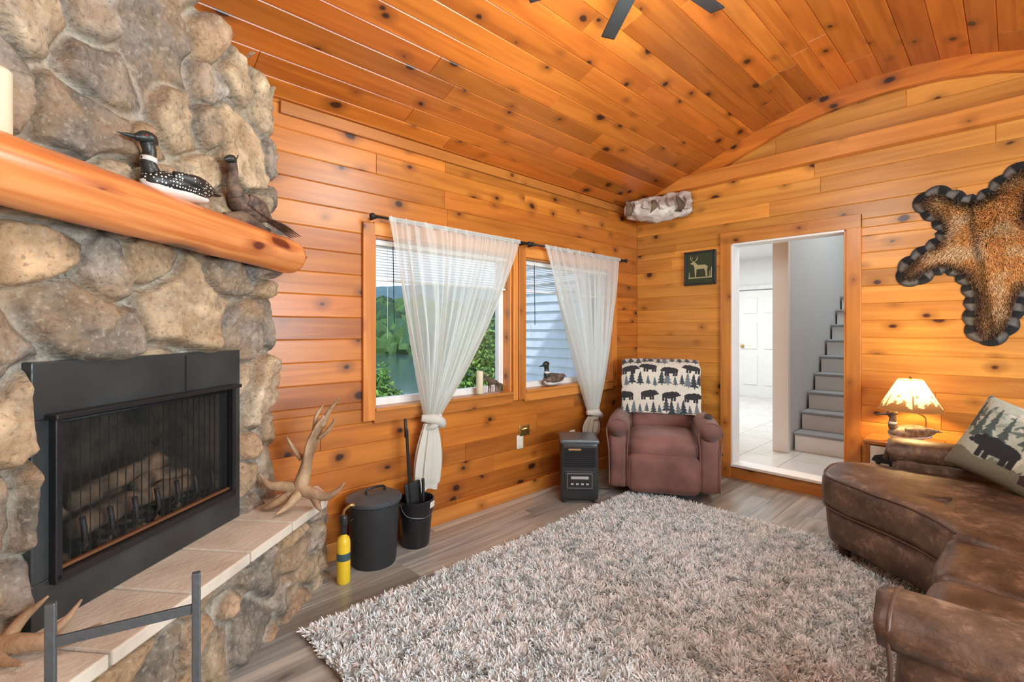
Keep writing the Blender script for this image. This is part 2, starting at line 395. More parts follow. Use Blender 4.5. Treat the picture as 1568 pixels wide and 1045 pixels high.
class MB:
    def __init__(s): s.v=[];s.f=[];s.uv=[];s.r=[];s.mi=[]
    def quadset(s,vs,fs,uvf,r,mi=0):
        b=len(s.v); s.v+=vs
        for f in fs:
            s.f.append(tuple(b+i for i in f)); s.mi.append(mi)
            for i in f: s.uv.append(uvf[i]); s.r.append(r)
    def boards(s,O,U,V,Nn,ul,vl,bw,openings=(),mi=0,lo=1.0,hi=3.4,ch=.005,th=.012):
        O=Vector(O);U=Vector(U);V=Vector(V);Nn=Vector(Nn)
        rows=[];v=0
        while v<vl-1e-4:
            v1=min(v+bw,vl); cuts=sorted({v,v1}|{x for o in openings for x in (o[2],o[3]) if v+.002<x<v1-.002})
            for a,b in zip(cuts[:-1],cuts[1:]): rows.append((a,b))
            v=v1
        for a,b in rows:
            mid=(a+b)/2; iv=[(0,ul)]
            for o in openings:
                if o[2]<mid<o[3]:
                    nv=[]
                    for x0,x1 in iv:
                        if o[1]<=x0 or o[0]>=x1: nv.append((x0,x1)); continue
                        if o[0]>x0: nv.append((x0,o[0]))
                        if o[1]<x1: nv.append((o[1],x1))
                    iv=nv
            for x0,x1 in iv:
                c=x0; first=True
                while c<x1-1e-4:
                    L=R(lo,hi)*(R(.3,1) if first else 1); first=False
                    e=c+L
                    if x1-e<.35: e=x1
                    s.piece(O,U,V,Nn,c,e,a,b,ch,th,mi); c=e
    def piece(s,O,U,V,Nn,x0,x1,y0,y1,ch,th,mi):
        ou=R(0,60);ov=R(0,60);r=(R(0,1),R(0,1)); vs=[];uv=[]
        chx=ch*.5
        for (x,y,d) in ((x0,y0,-th),(x1,y0,-th),(x1,y1,-th),(x0,y1,-th),(x0,y0,-ch),(x1,y0,-ch),(x1,y1,-ch),(x0,y1,-ch),(x0+chx,y0+ch,0),(x1-chx,y0+ch,0),(x1-chx,y1-ch,0),(x0+chx,y1-ch,0)):
            vs.append(O+U*x+V*y+Nn*d); uv.append((x+ou,y+ov))
        fs=[(8,9,10,11)]
        for k in (0,4):
            for i in range(4):
                j=(i+1)%4; fs.append((k+i,k+j,k+4+j,k+4+i))
        s.quadset(vs,fs,uv,r,mi)
    def slab(s,O,U,V,Nn,ul,vl,d0,d1,openings=(),mi=0):
        O=Vector(O);U=Vector(U);V=Vector(V);Nn=Vector(Nn)
        us=sorted({0,ul}|{x for o in openings for x in o[:2] if 0<x<ul}); vv=sorted({0,vl}|{x for o in openings for x in o[2:4] if 0<x<vl})
        for a,b in zip(us[:-1],us[1:]):
            for c,d in zip(vv[:-1],vv[1:]):
                mu,mv=(a+b)/2,(c+d)/2
                if any(o[0]<mu<o[1] and o[2]<mv<o[3] for o in openings): continue
                vs=[];uv=[]
                for dd in (d0,d1):
                    for x,y in ((a,c),(b,c),(b,d),(a,d)): vs.append(O+U*x+V*y-Nn*dd); uv.append((x,y))
                s.quadset(vs,[(0,1,2,3),(7,6,5,4),(0,4,5,1),(1,5,6,2),(2,6,7,3),(3,7,4,0)],uv,(.3,.5),mi)
    def build(s,name,mats,parent=None):
        me=bpy.data.meshes.new(name); me.from_pydata([tuple(v) for v in s.v],[],s.f)
        u=me.uv_layers.new(name='UVMap'); r=me.uv_layers.new(name='R')
        u.data.foreach_set('uv',np.array(s.uv,dtype=float).ravel()); r.data.foreach_set('uv',np.array(s.r,dtype=float).ravel())
        for m in mats: me.materials.append(m)
        me.polygons.foreach_set('material_index',s.mi); me.update()
        o=bpy.data.objects.new(name,me); COL.objects.link(o)
        if parent: o.parent=parent
        fixn(me)
        return o
def blades(name,P,D,L,W,cols,m,parent=None,droop=.4,root=.55):
    n=len(P); P=np.asarray(P);D=np.asarray(D)
    sd=np.cross(D,np.random.randn(n,3)); sd/=np.linalg.norm(sd,axis=1)[:,None]+1e-9
    L=np.asarray(L).reshape(-1,1) if np.ndim(L) else np.full((n,1),L)
    mid=P+D*L*.55; tip=P+D*L+np.random.randn(n,3)*L*.15; tip[:,2:3]-=L*droop*.3
    V=np.stack([P-sd*W/2,P+sd*W/2,mid-sd*W*.5,mid+sd*W*.5,tip-sd*W*.22,tip+sd*W*.22],1).reshape(-1,3)
    me=bpy.data.meshes.new(name); me.vertices.add(6*n); me.vertices.foreach_set('co',V.ravel())
    b=(np.arange(n)*6)[:,None]
    lp=(b+np.array([0,1,3,2,2,3,5,4])).ravel()
    me.loops.add(8*n); me.loops.foreach_set('vertex_index',lp)
    me.polygons.add(2*n); me.polygons.foreach_set('loop_start',np.arange(2*n)*4); me.polygons.foreach_set('loop_total',np.full(2*n,4))
    me.update(); me.validate()
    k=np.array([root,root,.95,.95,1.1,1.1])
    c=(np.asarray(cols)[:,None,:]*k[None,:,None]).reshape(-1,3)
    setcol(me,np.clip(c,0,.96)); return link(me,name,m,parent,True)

# ------------------------------------------------------------ dimensions
XE=4.65; YN=2.86; XW=-.67; YS=-2.4
CEIL=[(YN,2.70),(1.62,3.19),(1.20,3.305),(.85,3.352),(.52,3.355),(.20,3.31),(-.20,3.19),(YS,2.38)]
X=Vector((1,0,0));Y=Vector((0,1,0));Z=Vector((0,0,1))
b=MB(); b.slab((XW-.2,YS-.2,0),X,Y,Z,XE-XW+.32,YN-YS+.34,.012,.2)
b.boards((XW-.1,YS-.1,0),X,Y,Z,XE-XW+.1,YN-YS+.1,.155,lo=.7,hi=1.4,ch=.0015,th=.01)
b.build('floor',[FLOORM])
W1=(1.50,2.73,.89,2.01); W2=(2.88,4.15,.89,2.01)
x0=.84; op=[(w[0]-x0,w[1]-x0,w[2],w[3]) for w in (W1,W2)]
b=MB(); b.slab((x0,YN,0),X,Z,-Y,XE-x0+.1,2.9,.01,.13,op); b.boards((x0,YN,0),X,Z,-Y,XE-x0,2.8,.134,op)
b.build('wall_north',[PINE])
DO=(.93,1.84,.0,2.21)
b=MB(); ope=[(DO[0]-YS,DO[1]-YS,DO[2],DO[3])]
b.slab((XE,YS,0),Y,Z,-X,YN-YS+.1,3.6,.01,.13,ope); b.boards((XE,YS,0),Y,Z,-X,YN-YS,3.5,.134,ope)
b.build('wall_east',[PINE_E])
b=MB(); opw=[(1.2,3.6,.9,2.1)]
b.slab((XW-.1,YS,0),X,Z,Y,XE-XW+.2,3.6,.01,.13,opw); b.boards((XW,YS,0),X,Z,Y,XE-XW,3.4,.134,opw); b.build('wall_south',[PINE])
b=MB(); b.slab((XW,YS-.1,0),Y,Z,X,4.1,3.6,.01,.13); b.boards((XW,YS,0),Y,Z,X,1.62-YS,3.4,.134); b.build('wall_west',[PINE])
b=MB()
for (ya,za),(yb,zb) in zip(CEIL[:-1],CEIL[1:]):
    V=Vector((0,yb-ya,zb-za)); L=V.length; V.normalize(); Nn=V.cross(X); 
    if Nn.z>0: Nn=-Nn
    nb=max(1,round(L/.14)); bw=L/nb+1e-5
    b.slab((XW-.3,ya,za),X,V,Nn,XE-XW+.6,L+.02,.012,.12); b.boards((XW-.3,ya,za),X,V,Nn,XE-XW+.4,L,bw,lo=.8,hi=3.0)
b.slab((XW-.3,YN-.02,2.69),X,Vector((0,1,-.3)).normalized(),-Z,XE-XW+.6,.5,.012,.12)
b.build('ceiling',[PINE_C])
box('baseboard_north',((1.16+XE)/2,YN-.011,.055),(XE-1.16,.022,.11),PINE_T)
box('baseboard_east',(XE-.011,(1.95+YN-.03)/2,.055),(.022,YN-.03-1.95,.11),PINE_T)
box('baseboard_east_south',(XE-.011,(YS+.82)/2,.055),(.022,.82-YS,.11),PINE_T)
box('trim_1',(XE-.045,(YS+2.6)/2,2.865),(.09,2.6-YS,.13),PINE_T)
box('trim_2',((.9+XE)/2,YN-.012,2.655),(XE-.95,.024,.07),PINE_T)
cv=catmull([Vector((0,a,b_)) for a,b_ in CEIL],5); vs=[];fs=[]
for q in cv:
    for dx,dz in ((-.055,.0),(-.055,-.14),(.0,-.14),(.0,.0)): vs.append((XE+dx,q.y,q.z+dz))
for i in range(len(cv)-1):
    for k in range(4): fs.append((4*i+k,4*i+(k+1)%4,4*i+4+(k+1)%4,4*i+4+k))
o=mesh('trim_3',vs,fs,PINE_C,uv=True); fixn(o.data)
def window(name,w):
    x0,x1,z0,z1=w; p=E(name)
    cw=.085
    box('casing_left',(x0-cw/2+.005,YN-.012,(z0+z1)/2),(cw,.026,z1-z0+2*cw-.02),PINE_T,p)
    if name=='window_2' : box('casing_right',(x1+cw/2-.005,YN-.012,(z0+z1)/2),(cw,.026,z1-z0+2*cw-.02),PINE_T,p)
    else: box('casing_right',(x1+.035,YN-.012,(z0+z1)/2),(.05,.026,z1-z0+2*cw-.02),PINE_T,p)
    box('casing_top',((x0+x1)/2,YN-.013,z1+cw/2),(x1-x0+.01,.024,cw),PINE_T,p)
    box('casing_bottom',((x0+x1)/2,YN-.013,z0-cw/2-.01),(x1-x0+.01,.024,cw),PINE_T,p)
    box('stool',((x0+x1)/2,YN+.02,z0-.008),(x1-x0-.004,.12,.022),PINE_T,p)
    box('jamb_left',(x0+.008,YN+.04,(z0+z1)/2),(.016,.1,z1-z0),PINE_T,p)
    box('jamb_right',(x1-.008,YN+.04,(z0+z1)/2),(.016,.1,z1-z0),PINE_T,p)
    box('jamb_top',((x0+x1)/2,YN+.04,z1-.008),(x1-x0,.1,.016),PINE_T,p)
    yf=YN+.105
    for s,xx in (('l',x0+.035),('r',x1-.035)): box('frame_'+s,(xx,yf,(z0+z1)/2),(.05,.05,z1-z0),WHITEV,p)
    for s,zz in (('b',z0+.025),('t',z1-.03)): box('frame_'+s,((x0+x1)/2,yf,zz),(x1-x0,.05,.05),WHITEV,p)
    box('glass',((x0+x1)/2,yf,(z0+z1)/2),(x1-x0-.08,.006,z1-z0-.06),GLASS,p,bev=0)
    box('blind_headrail',((x0+x1)/2,YN+.045,z1-.035),(x1-x0-.05,.035,.035),WHITEV,p)
    for i in range(11):
        box('blind_slat',((x0+x1)/2,YN+.045,z1-.065-i*.019),(x1-x0-.06,.026,.0018),WHITEV,p,rot=(.35,0,0),bev=0)
    box('blind_bottomrail',((x0+x1)/2,YN+.045,z1-.065-11*.019-.006),(x1-x0-.06,.028,.016),WHITEV,p)
    tube('blind_cord',[(x0+.12,YN+.03,z1-.03),(x0+.12,YN+.03,z0+.45)],[.0015,.0015],WHITEV,p,seg=5)
    tube('blind_wand',[(x0+.16,YN+.03,z1-.03),(x0+.17,YN+.03,z0+.55)],[.003,.003],BLACKP,p,seg=6)
window('window_1',W1); window('window_2',W2)
p=E('window_3')
for xx in (XW+1.2,XW+2.4,XW+3.6): box('frame',(xx,YS-.05,1.5),(.06,.08,1.2),WHITEV,p)
for zz in (.9,2.1): box('frame',(XW+2.4,YS-.05,zz),(2.46,.08,.06),WHITEV,p)

def curtain(name,xa,xb,ztop,xk,zk,wk,ztail,folds,xrod0,xrod1):
    p=E(name); y0=YN-.085; ns=300; nv=80
    vs=[];fs=[]
    for j in range(nv+1):
        v=j/nv; z=ztop+(zk-ztop)*v
        g=1-v**1.35; gl=1-v**1.08
        xl=xk-wk/2+(xa-(xk-wk/2))*gl; xr=xk+wk/2+(xb-(xk+wk/2))*g
        A=.016+.022*math.sin(min(v*1.5,1)*math.pi*.5)
        if v>.8: A*=1-(v-.8)/.2*.45
        for i in range(ns+1):
            s=i/ns; w=s+.012*math.sin(s*23+v*2)
            x=xl+(xr-xl)*w
            ph=2*math.pi*folds*(s+.025*math.sin(9*s+3*v))
            sag=.02*math.sin(math.pi*v)*math.sin(math.pi*s)
            yy=y0-A*math.sin(ph)*(.6+.4*math.sin(5.1*s+1))-.4*A*math.sin(ph*2.3+1+v*2)-sag*.6-.01*v
            zz=z-(.05*math.sin(math.pi*s)*v*(1-v))
            if j==0: zz+=.006*math.sin(ph*1.7)
            vs.append((x,min(yy,YN-.035),zz))
    for j in range(nv):
        for i in range(ns):
            a=j*(ns+1)+i; fs.append((a,a+1,a+ns+2,a+ns+1))
    mesh('panel',vs,fs,SHEER,p,True)
    box('rod_pocket',((xa+xb)/2,y0,ztop-.012),(xb-xa,.022,.03),SHEER,p)
    tube('knot',[(xk-wk*.75,y0-.015,zk+.02),(xk,y0-.06,zk+.01),(xk+wk*.7,y0-.02,zk-.035),(xk+wk*.2,y0+.02,zk-.04)],[.022,.034,.03,.02],SHEERD,p,seg=12,nz=.008)
    tube('knot_wrap',[(xk-wk*.4,y0-.01,zk-.05),(xk+.0,y0-.045,zk-.03),(xk+wk*.55,y0-.02,zk+.03)],[.02,.028,.018],SHEERD,p,seg=12,nz=.006)
    vs=[];fs=[];nn=96;m=26
    for j in range(m+1):
        v=j/m; z=zk-.02+(ztail-zk+.02)*v; rad=wk*.42+.05*math.sin(min(1,v*1.25)*math.pi*.62)*(.6 if v>.9 else 1)
        for i in range(nn):
            a=2*math.pi*i/nn; r=rad*(1+.22*math.sin(a*9+v*1.5)+.08*math.sin(a*4))
            vs.append((xk-.01+r*math.cos(a)-.03*v,y0+r*.42*math.sin(a)-.012,z+.012*math.sin(a*3)*v))
    for j in range(m):
        for i in range(nn):
            k=(i+1)%nn; fs.append((j*nn+i,j*nn+k,(j+1)*nn+k,(j+1)*nn+i))
    mesh('tail',vs,fs,SHEERD,p,True)
    tube('rod',[(xrod0,y0,ztop-.012),(xrod1,y0,ztop-.012)],[.008,.008],DARKIRON,p,seg=10)
    for xx in (xrod0,xrod1):
        ball('finial',(xx,y0,ztop-.012),.02,DARKIRON,p,2)
        box('bracket',(xx+(.03 if xx==xrod0 else -.03),YN-.045,ztop-.012),(.015,.08,.02),DARKIRON,p)
curtain('curtain',1.56,2.75,2.125,1.885,.78,.11,.31,12,1.45,2.86)
curtain('curtain.001',3.05,4.19,2.125,3.72,.60,.13,.40,11,2.90,4.30)

# ------------------------------------------------------------ door + hall
p=E('door_1')
zt=.135
box('casing_left',(XE-.013,DO[1]+.05,1.16),(.028,.10,2.32),PINE_T,p)
box('casing_right',(XE-.013,DO[0]-.05,1.16),(.028,.10,2.32),PINE_T,p)
box('casing_top',(XE-.014,(DO[0]+DO[1])/2,DO[3]+.055),(.03,DO[1]-DO[0]+.2,.11),PINE_T,p)
box('jamb_left',(XE+.06,DO[1]-.008,1.17),(.16,.018,2.08),WHITEP,p)
box('jamb_right',(XE+.06,DO[0]+.008,1.17),(.16,.018,2.08),PINE_T,p)
box('jamb_top',(XE+.06,(DO[0]+DO[1])/2,DO[3]-.008),(.16,DO[1]-DO[0],.018),WHITEP,p)
box('step_riser',(XE+.01,(DO[0]+DO[1])/2,.055),(.05,DO[1]-DO[0],.11),PINE_T,p)
box('threshold',(XE+.05,(DO[0]+DO[1])/2,.125),(.18,DO[1]-DO[0]+.0,.025),WHITEP,p)
b=MB()
b.slab((XE+.13,.3,zt),X,Y,Z,5.2,5,.01,.3)
for i in range(13):
    for j in range(12): b.piece(Vector((XE+.13,.3,zt)),X,Y,Z,i*.4,i*.4+.396,j*.4,j*.4+.396,.002,.008,0)
b.build('floor_hall',[TILE])
def wallbox(name,a,bb,m): 
    a=Vector(a);bb=Vector(bb); return box(name,(a+bb)/2,[abs(q) for q in (bb-a)],m,bev=0)
wallbox('wall_hall_divider',(5.5,1.60,zt),(9.6,1.72,4.6),GREYP)
box('trim_9',(5.46,1.66,1.42),(.06,.15,2.57),WHITEP)
wallbox('wall_hall_east',(9.6,.2,0),(9.75,5.2,4.6),WHITEP)
wallbox('wall_hall_north',(4.98,4.95,0),(9.7,5.08,3.0),WHITEP)
wallbox('wall_hall_south',(4.79,.35,0),(9.7,.47,4.6),GREYP)
wallbox('wall_hall_west',(4.80,YN+.0,-2.6),(4.97,5.08,2.9),WHITEP)
wallbox('ceiling_hall',(4.79,1.72,2.75),(9.7,5.1,2.85),WHITEP)
wallbox('ceiling_stairwell',(4.79,.3,4.55),(9.7,1.75,4.65),GREYP)
wallbox('wall_hall_upper',(4.79,.3,3.4),(4.9,1.75,4.6),GREYP)
wallbox('wall_hall_beam',(4.79,1.66,2.75),(5.5,1.78,4.6),WHITEP)
p=E('staircase')
for i in range(13):
    xx=5.62+i*.25; z1=zt+(i+1)*.19
    box('riser_%d'%i,(xx+.01,1.04,z1-.105),(.02,1.08,.17),WHITEP if i==0 else GREYP,p)
    box('tread_%d'%i,(xx+.13,1.04,z1-.012),(.30,1.10,.028),STAIRM,p,bev=.008)
    box('stringer_fill_%d'%i,(xx+.14,1.04,(zt+z1-.03)/2),(.24,1.07,z1-.03-zt),STAIRM,p,bev=0)
p=E('door_2')
box('slab',(9.57,3.25,zt+1.0),(.05,.80,2.0),WHITEP,p)
for yy in (3.06,3.44):
    for zz,hh in ((.5,.55),(1.15,.5),(1.72,.3)): box('panel',(9.54,yy,zt+zz),(.02,.26,hh),WHITEP,p,bev=.008)
ball('knob',(9.51,3.57,zt+.95),.035,BRASS,p,2)
for yy in (2.80,3.70): box('casing',(9.57,yy,zt+1.03),(.04,.08,2.1),WHITEV,p)
box('casing_head',(9.57,3.25,zt+2.06),(.04,.98,.08),WHITEV,p)

b=MB(); b.slab((4.79,YN+.14,-2.5),Y,Z,-X,2.2,5.4,.01,.05)
for j in range(44):
    z0=-2.5+j*.122
    vs=[Vector((4.775-.012,YN+.14,z0)),Vector((4.775-.012,YN+2.34,z0)),Vector((4.79,YN+2.34,z0+.122)),Vector((4.79,YN+.14,z0+.122)),Vector((4.79,YN+.14,z0)),Vector((4.79,YN+2.34,z0))]
    b.quadset(vs,[(0,1,2,3),(0,4,5,1)],[(0,0)]*6,(.5,.5))
b.build('wall_exterior_siding',[SIDING])

# ------------------------------------------------------------ fireplace
AF=math.radians(40); P0=Vector((.864,2.86,0))
FP=E('stone_fireplace',P0,AF)
PAL=[(.48,.36,.23),(.40,.31,.215),(.29,.245,.20),(.56,.44,.29),(.25,.21,.17),(.44,.29,.18),(.35,.31,.26),(.50,.40,.28),(.28,.23,.175),(.52,.35,.20)]
def stone(name,ul,vl,posfn,cell,amp,seed,hole=None,res=.011,parent=None,fade=(1,1,1,1),extra=()):
    rs=np.random.RandomState(seed)
    nu=int(ul/res)+1; nv=int(vl/res)+1
    u=np.linspace(0,ul,nu); v=np.linspace(0,vl,nv); U,V=np.meshgrid(u,v); U=U.ravel();V=V.ravel()
    S=[]
    cw,chh=cell
    for j in range(-1,int(vl/chh)+2):
        for i in range(-1,int(ul/cw)+2):
            S.append(((i+.5*(j%2)+rs.uniform(-.38,.38)+.3)*cw,(j+rs.uniform(-.36,.36)+.5)*chh,rs.uniform(.65,1.45),rs.uniform(.75,1.25)))
    for e in extra: S.append(e)
    if extra:
        S=[s for s in S if s in extra or all(math.hypot(s[0]-e[0],s[1]-e[1])>.15 for e in extra)]
    S=np.array(S)
    wu=np.empty(len(U));wv=np.empty(len(U));n1=np.empty(len(U));n2=np.empty(len(U))
    for k in range(len(U)):
        q=Vector((U[k]*4.5,V[k]*4.5,seed*3.1)); a=noise.noise_vector(q); wu[k]=a.x;wv[k]=a.y
        q2=Vector((U[k]*11,V[k]*11,seed)); n1[k]=noise.noise(q2); n2[k]=noise.noise(q2*3)
    pu=U+wu*.045;pv=V+wv*.045
    d=np.hypot((pu[:,None]-S[None,:,0])*S[None,:,3],(pv[:,None]-S[None,:,1])/S[None,:,3])*S[None,:,2]
    ix=np.argpartition(d,2,axis=1)[:,:2]; dd=np.take_along_axis(d,ix,1); o=np.argsort(dd,1)
    i1=np.take_along_axis(ix,o,1)[:,0]; F=np.take_along_axis(dd,o,1); e=F[:,1]-F[:,0]
    t=np.clip((e-.014)/.06,0,1); dome=np.sqrt(np.clip(1-(1-t)**2.2,0,1))
    A=rs.uniform(.5,1.2,len(S))[i1]*amp; tl=rs.uniform(-.2,.2,(len(S),2))[i1]
    h=dome*(A+tl[:,0]*(pu-S[i1,0])+tl[:,1]*(pv-S[i1,1])+n1*.020+n2*.008)+n2*.004
    h=np.maximum(h,0)
    f=np.ones(len(U))
    w=.03
    for k,dist in enumerate((U,ul-U,V,vl-V)):
        if fade[k]: f*=np.clip(dist/w,0,1)**.5
    if hole:
        a,b_,c,dz=hole
        dx=np.maximum(np.maximum(a-U,U-b_),0);dy=np.maximum(np.maximum(c-V,V-dz),0)
        f*=np.clip((np.hypot(dx,dy)+.004)/.035,0,1)**.5
    h=h*f
    pal=np.array(PAL)[rs.randint(0,len(PAL),len(S))]*rs.uniform(.75,1.2,len(S))[:,None]
    col=pal[i1]*(1+n1*.45)[:,None]
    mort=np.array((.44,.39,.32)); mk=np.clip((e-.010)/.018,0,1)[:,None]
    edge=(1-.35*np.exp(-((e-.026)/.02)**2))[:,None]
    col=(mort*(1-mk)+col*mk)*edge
    vs=[posfn(a,b_,hh) for a,b_,hh in zip(U,V,h)]
    fs=[]
    for j in range(nv-1):
        for i in range(nu-1):
            if hole:
                cu=(u[i]+u[i+1])/2;cv=(v[j]+v[j+1])/2
                if hole[0]<cu<hole[1] and hole[2]<cv<hole[3]: continue
            k=j*nu+i; fs.append((k,k+1,k+nu+1,k+nu))
    me=bpy.data.meshes.new(name); me.from_pydata(vs,[],fs); me.update(); setcol(me,col)
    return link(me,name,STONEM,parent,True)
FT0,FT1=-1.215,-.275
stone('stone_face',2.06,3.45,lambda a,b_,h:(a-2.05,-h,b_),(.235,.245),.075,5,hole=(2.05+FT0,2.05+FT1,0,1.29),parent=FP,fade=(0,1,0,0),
      extra=[(2.05-.62,1.42,.55,.9),(2.05-1.02,1.40,.8,.85),(2.05-.3,1.37,.9,.9)])
def hpath(a,b_,h):
    L=2.03
    if a<L: return (-2.0+a,-.285-h,b_)
    k=(a-L); ang=min(k/.10,1)*math.radians(46); 
    r=.10/math.radians(46); cx,cy=.03,-.285+r
    if k<.10:
        return (cx+(r+h)*math.sin(ang),cy-(r+h)*math.cos(ang),b_)
    sx,sy=cx+r*math.sin(ang),cy-r*math.cos(ang); dx,dy=math.cos(ang),math.sin(ang); nx,ny=dy,-dx
    q=k-.10
    return (sx+dx*q+nx*h,sy+dy*q+ny*h,b_)
stone('hearth_stone',2.30,.43,hpath,(.23,.185),.045,12,parent=FP,fade=(0,0,0,1),res=.009)
box('hearth_core',(-.99,-.14,.215),(2.0,.27,.42),STONEM,FP,bev=0)
o=FP.children[-1]; setcol(o.data,np.tile((.3,.27,.24),(len(o.data.vertices),1)))
for i in range(7):
    a=-.02-i*.31
    box('hearth_tile_%d'%i,(a-.152,-.17,.452),(.300,.35,.045),HEARTH,FP,bev=.006)
ca,sa=math.cos(-AF),math.sin(-AF)
def tol(x,y): d=Vector((x,y,0))-P0; return (d.x*ca-d.y*sa, d.x*sa+d.y*ca)
poly('hearth_tile_end',[(-.015,.0),(-.015,-.345),tol(1.085,2.60),tol(1.12,2.66),tol(1.14,2.855)],'z',.43,.474,HEARTH,FP)
box('hearth_grout',(-.98,-.165,.445),(1.96,.335,.04),mat('grout',(.3,.27,.24),.9),FP,bev=0)
OX0,OX1,OZ0,OZ1=-1.15,-.352,.62,1.12
yf=-.012
box('surround_top',((FT0+FT1)/2,yf,(OZ1+1.30)/2),(FT1-FT0,.045,1.30-OZ1),SLATE,FP)
box('surround_bottom',((FT0+FT1)/2,yf,(.474+OZ0)/2),(FT1-FT0,.045,OZ0-.474),SLATE,FP)
box('surround_left',((FT0+OX0)/2,yf,(OZ0+OZ1)/2),(OX0-FT0,.045,OZ1-OZ0),SLATE,FP)
box('surround_right',((FT1+OX1)/2,yf,(OZ0+OZ1)/2),(FT1-OX1,.045,OZ1-OZ0),SLATE,FP)
box('panel_seam',(-.62,yf-.024,1.215),(.005,.004,.15),DARKIRON,FP,bev=0)
box('hood',((OX0+OX1)/2,-.055,1.128),(OX1-OX0+.06,.05,.018),BLACKM,FP)
for nm,xx in (('l',OX0-.005),('r',OX1+.005)): box('door_rail_'+nm,(xx,-.045,(OZ0+OZ1)/2),(.022,.03,OZ1-OZ0+.02),BLACKM,FP)
box('door_rail_b',((OX0+OX1)/2,-.045,OZ0-.005),(OX1-OX0+.03,.03,.03),BLACKM,FP)
box('brass_lip',((OX0+OX1)/2,-.03,OZ0+.018),(OX1-OX0,.02,.012),mat('copper_lip',(.35,.17,.09),.4,.7),FP)
b=MB(); dcav=.42
def cav(vs): b.quadset([Vector(v) for v in vs],[(0,1,2,3)],[(0,0),(1,0),(1,1),(0,1)],(.5,.5))
xa,xb,za,zb=OX0-.01,OX1+.01,OZ0-.03,OZ1+.02; xi,xj=xa+.12,xb-.12
cav([(xi,dcav,za),(xj,dcav,za),(xj,dcav,zb),(xi,dcav,zb)]); cav([(xa,0,za),(xb,0,za),(xj,dcav,za),(xi,dcav,za)])
cav([(xa,0,zb),(xb,0,zb),(xj,dcav,zb),(xi,dcav,zb)]); cav([(xa,0,za),(xi,dcav,za),(xi,dcav,zb),(xa,0,zb)]); cav([(xb,0,za),(xj,dcav,za),(xj,dcav,zb),(xb,0,zb)])
b.build('firebox',[SOOT],FP)
# pleated mesh curtains drawn to each side, meeting near the middle
for sgn,(xs_,xe_) in enumerate(((OX0+.02,-.76),(-.725,OX1-.02))):
    vs=[];n=120
    for i in range(n+1):
        s=i/n; x=xs_+(xe_-xs_)*s; y=-.012-.010*math.sin(s*22*math.pi)
        vs+= [(x,y,OZ0+.02),(x,y,OZ1-.02)]
    fs=[(2*i,2*i+2,2*i+3,2*i+1) for i in range(n)]
    mesh('mesh_screen_%d'%sgn,vs,fs,SCREEN,FP,True)
tube('screen_rod',[(OX0,-.012,OZ1-.018),(OX1,-.012,OZ1-.018)],[.006,.006],DARKIRON,FP,seg=8)
for i,(yy,zz,r0,x_a,x_b,tz) in enumerate(((.07,.70,.040,-1.0,-.5,.01),(.22,.72,.05,-.95,-.52,-.01),(.14,.78,.038,-.94,-.56,.06),(.10,.76,.03,-.72,-.46,-.02))):
    tube('charred_log_%d'%i,[(x_a,yy,zz),((x_a+x_b)/2,yy+.02,zz+.01),(x_b,yy-.01,zz+tz)],[r0,r0*1.05,r0*.9],ASHLOG,FP,nz=.018)
for i in range(7): tube('grate_bar_%d'%i,[(-1.03+i*.1,-.0,.76),(-1.03+i*.1,.01,.65),(-1.03+i*.1,.26,.65),(-1.03+i*.1,.28,.72)],[.009]*4,DARKIRON,FP,seg=8,sm=3)
rs=np.random.RandomState(2)
for k in range(34): ball('ember_rock',(rs.uniform(-1.08,-.42),rs.uniform(.02,.3),.60+rs.uniform(0,.03)),(rs.uniform(.012,.03),)*3,ASHLOG,FP,1,nz=.5)

MT=E('log_mantel',P0,AF)
tube('log',[(-2.05,-.14,1.835),(-1.4,-.14,1.83),(-.7,-.14,1.815),(-.10,-.14,1.80),(-.02,-.14,1.80),(.0,-.14,1.80)],[(.095,.098),(.093,.097),(.09,.094),(.095,.092),(.092,.088),(.08,.076)],LOGM,MT,seg=40,sm=6,uv=True,nz=.004)
vs=[(0.0015,-.14+r*.0788*math.cos(a),1.80+r*.0748*math.sin(a)) for r in (.0,.5,1) for a in [2*math.pi*k/32 for k in range(32)]]
fs=[(q*32+k,q*32+(k+1)%32,(q+1)*32+(k+1)%32,(q+1)*32+k) for q in (0,1) for k in range(32)]
mesh('sawn_end',vs,fs,SAWN,MT,uv=True)
for xx in (-1.6,-.9,-.3): box('bracket',(xx,-.04,1.79),(.08,.1,.06),DARKIRON,MT)

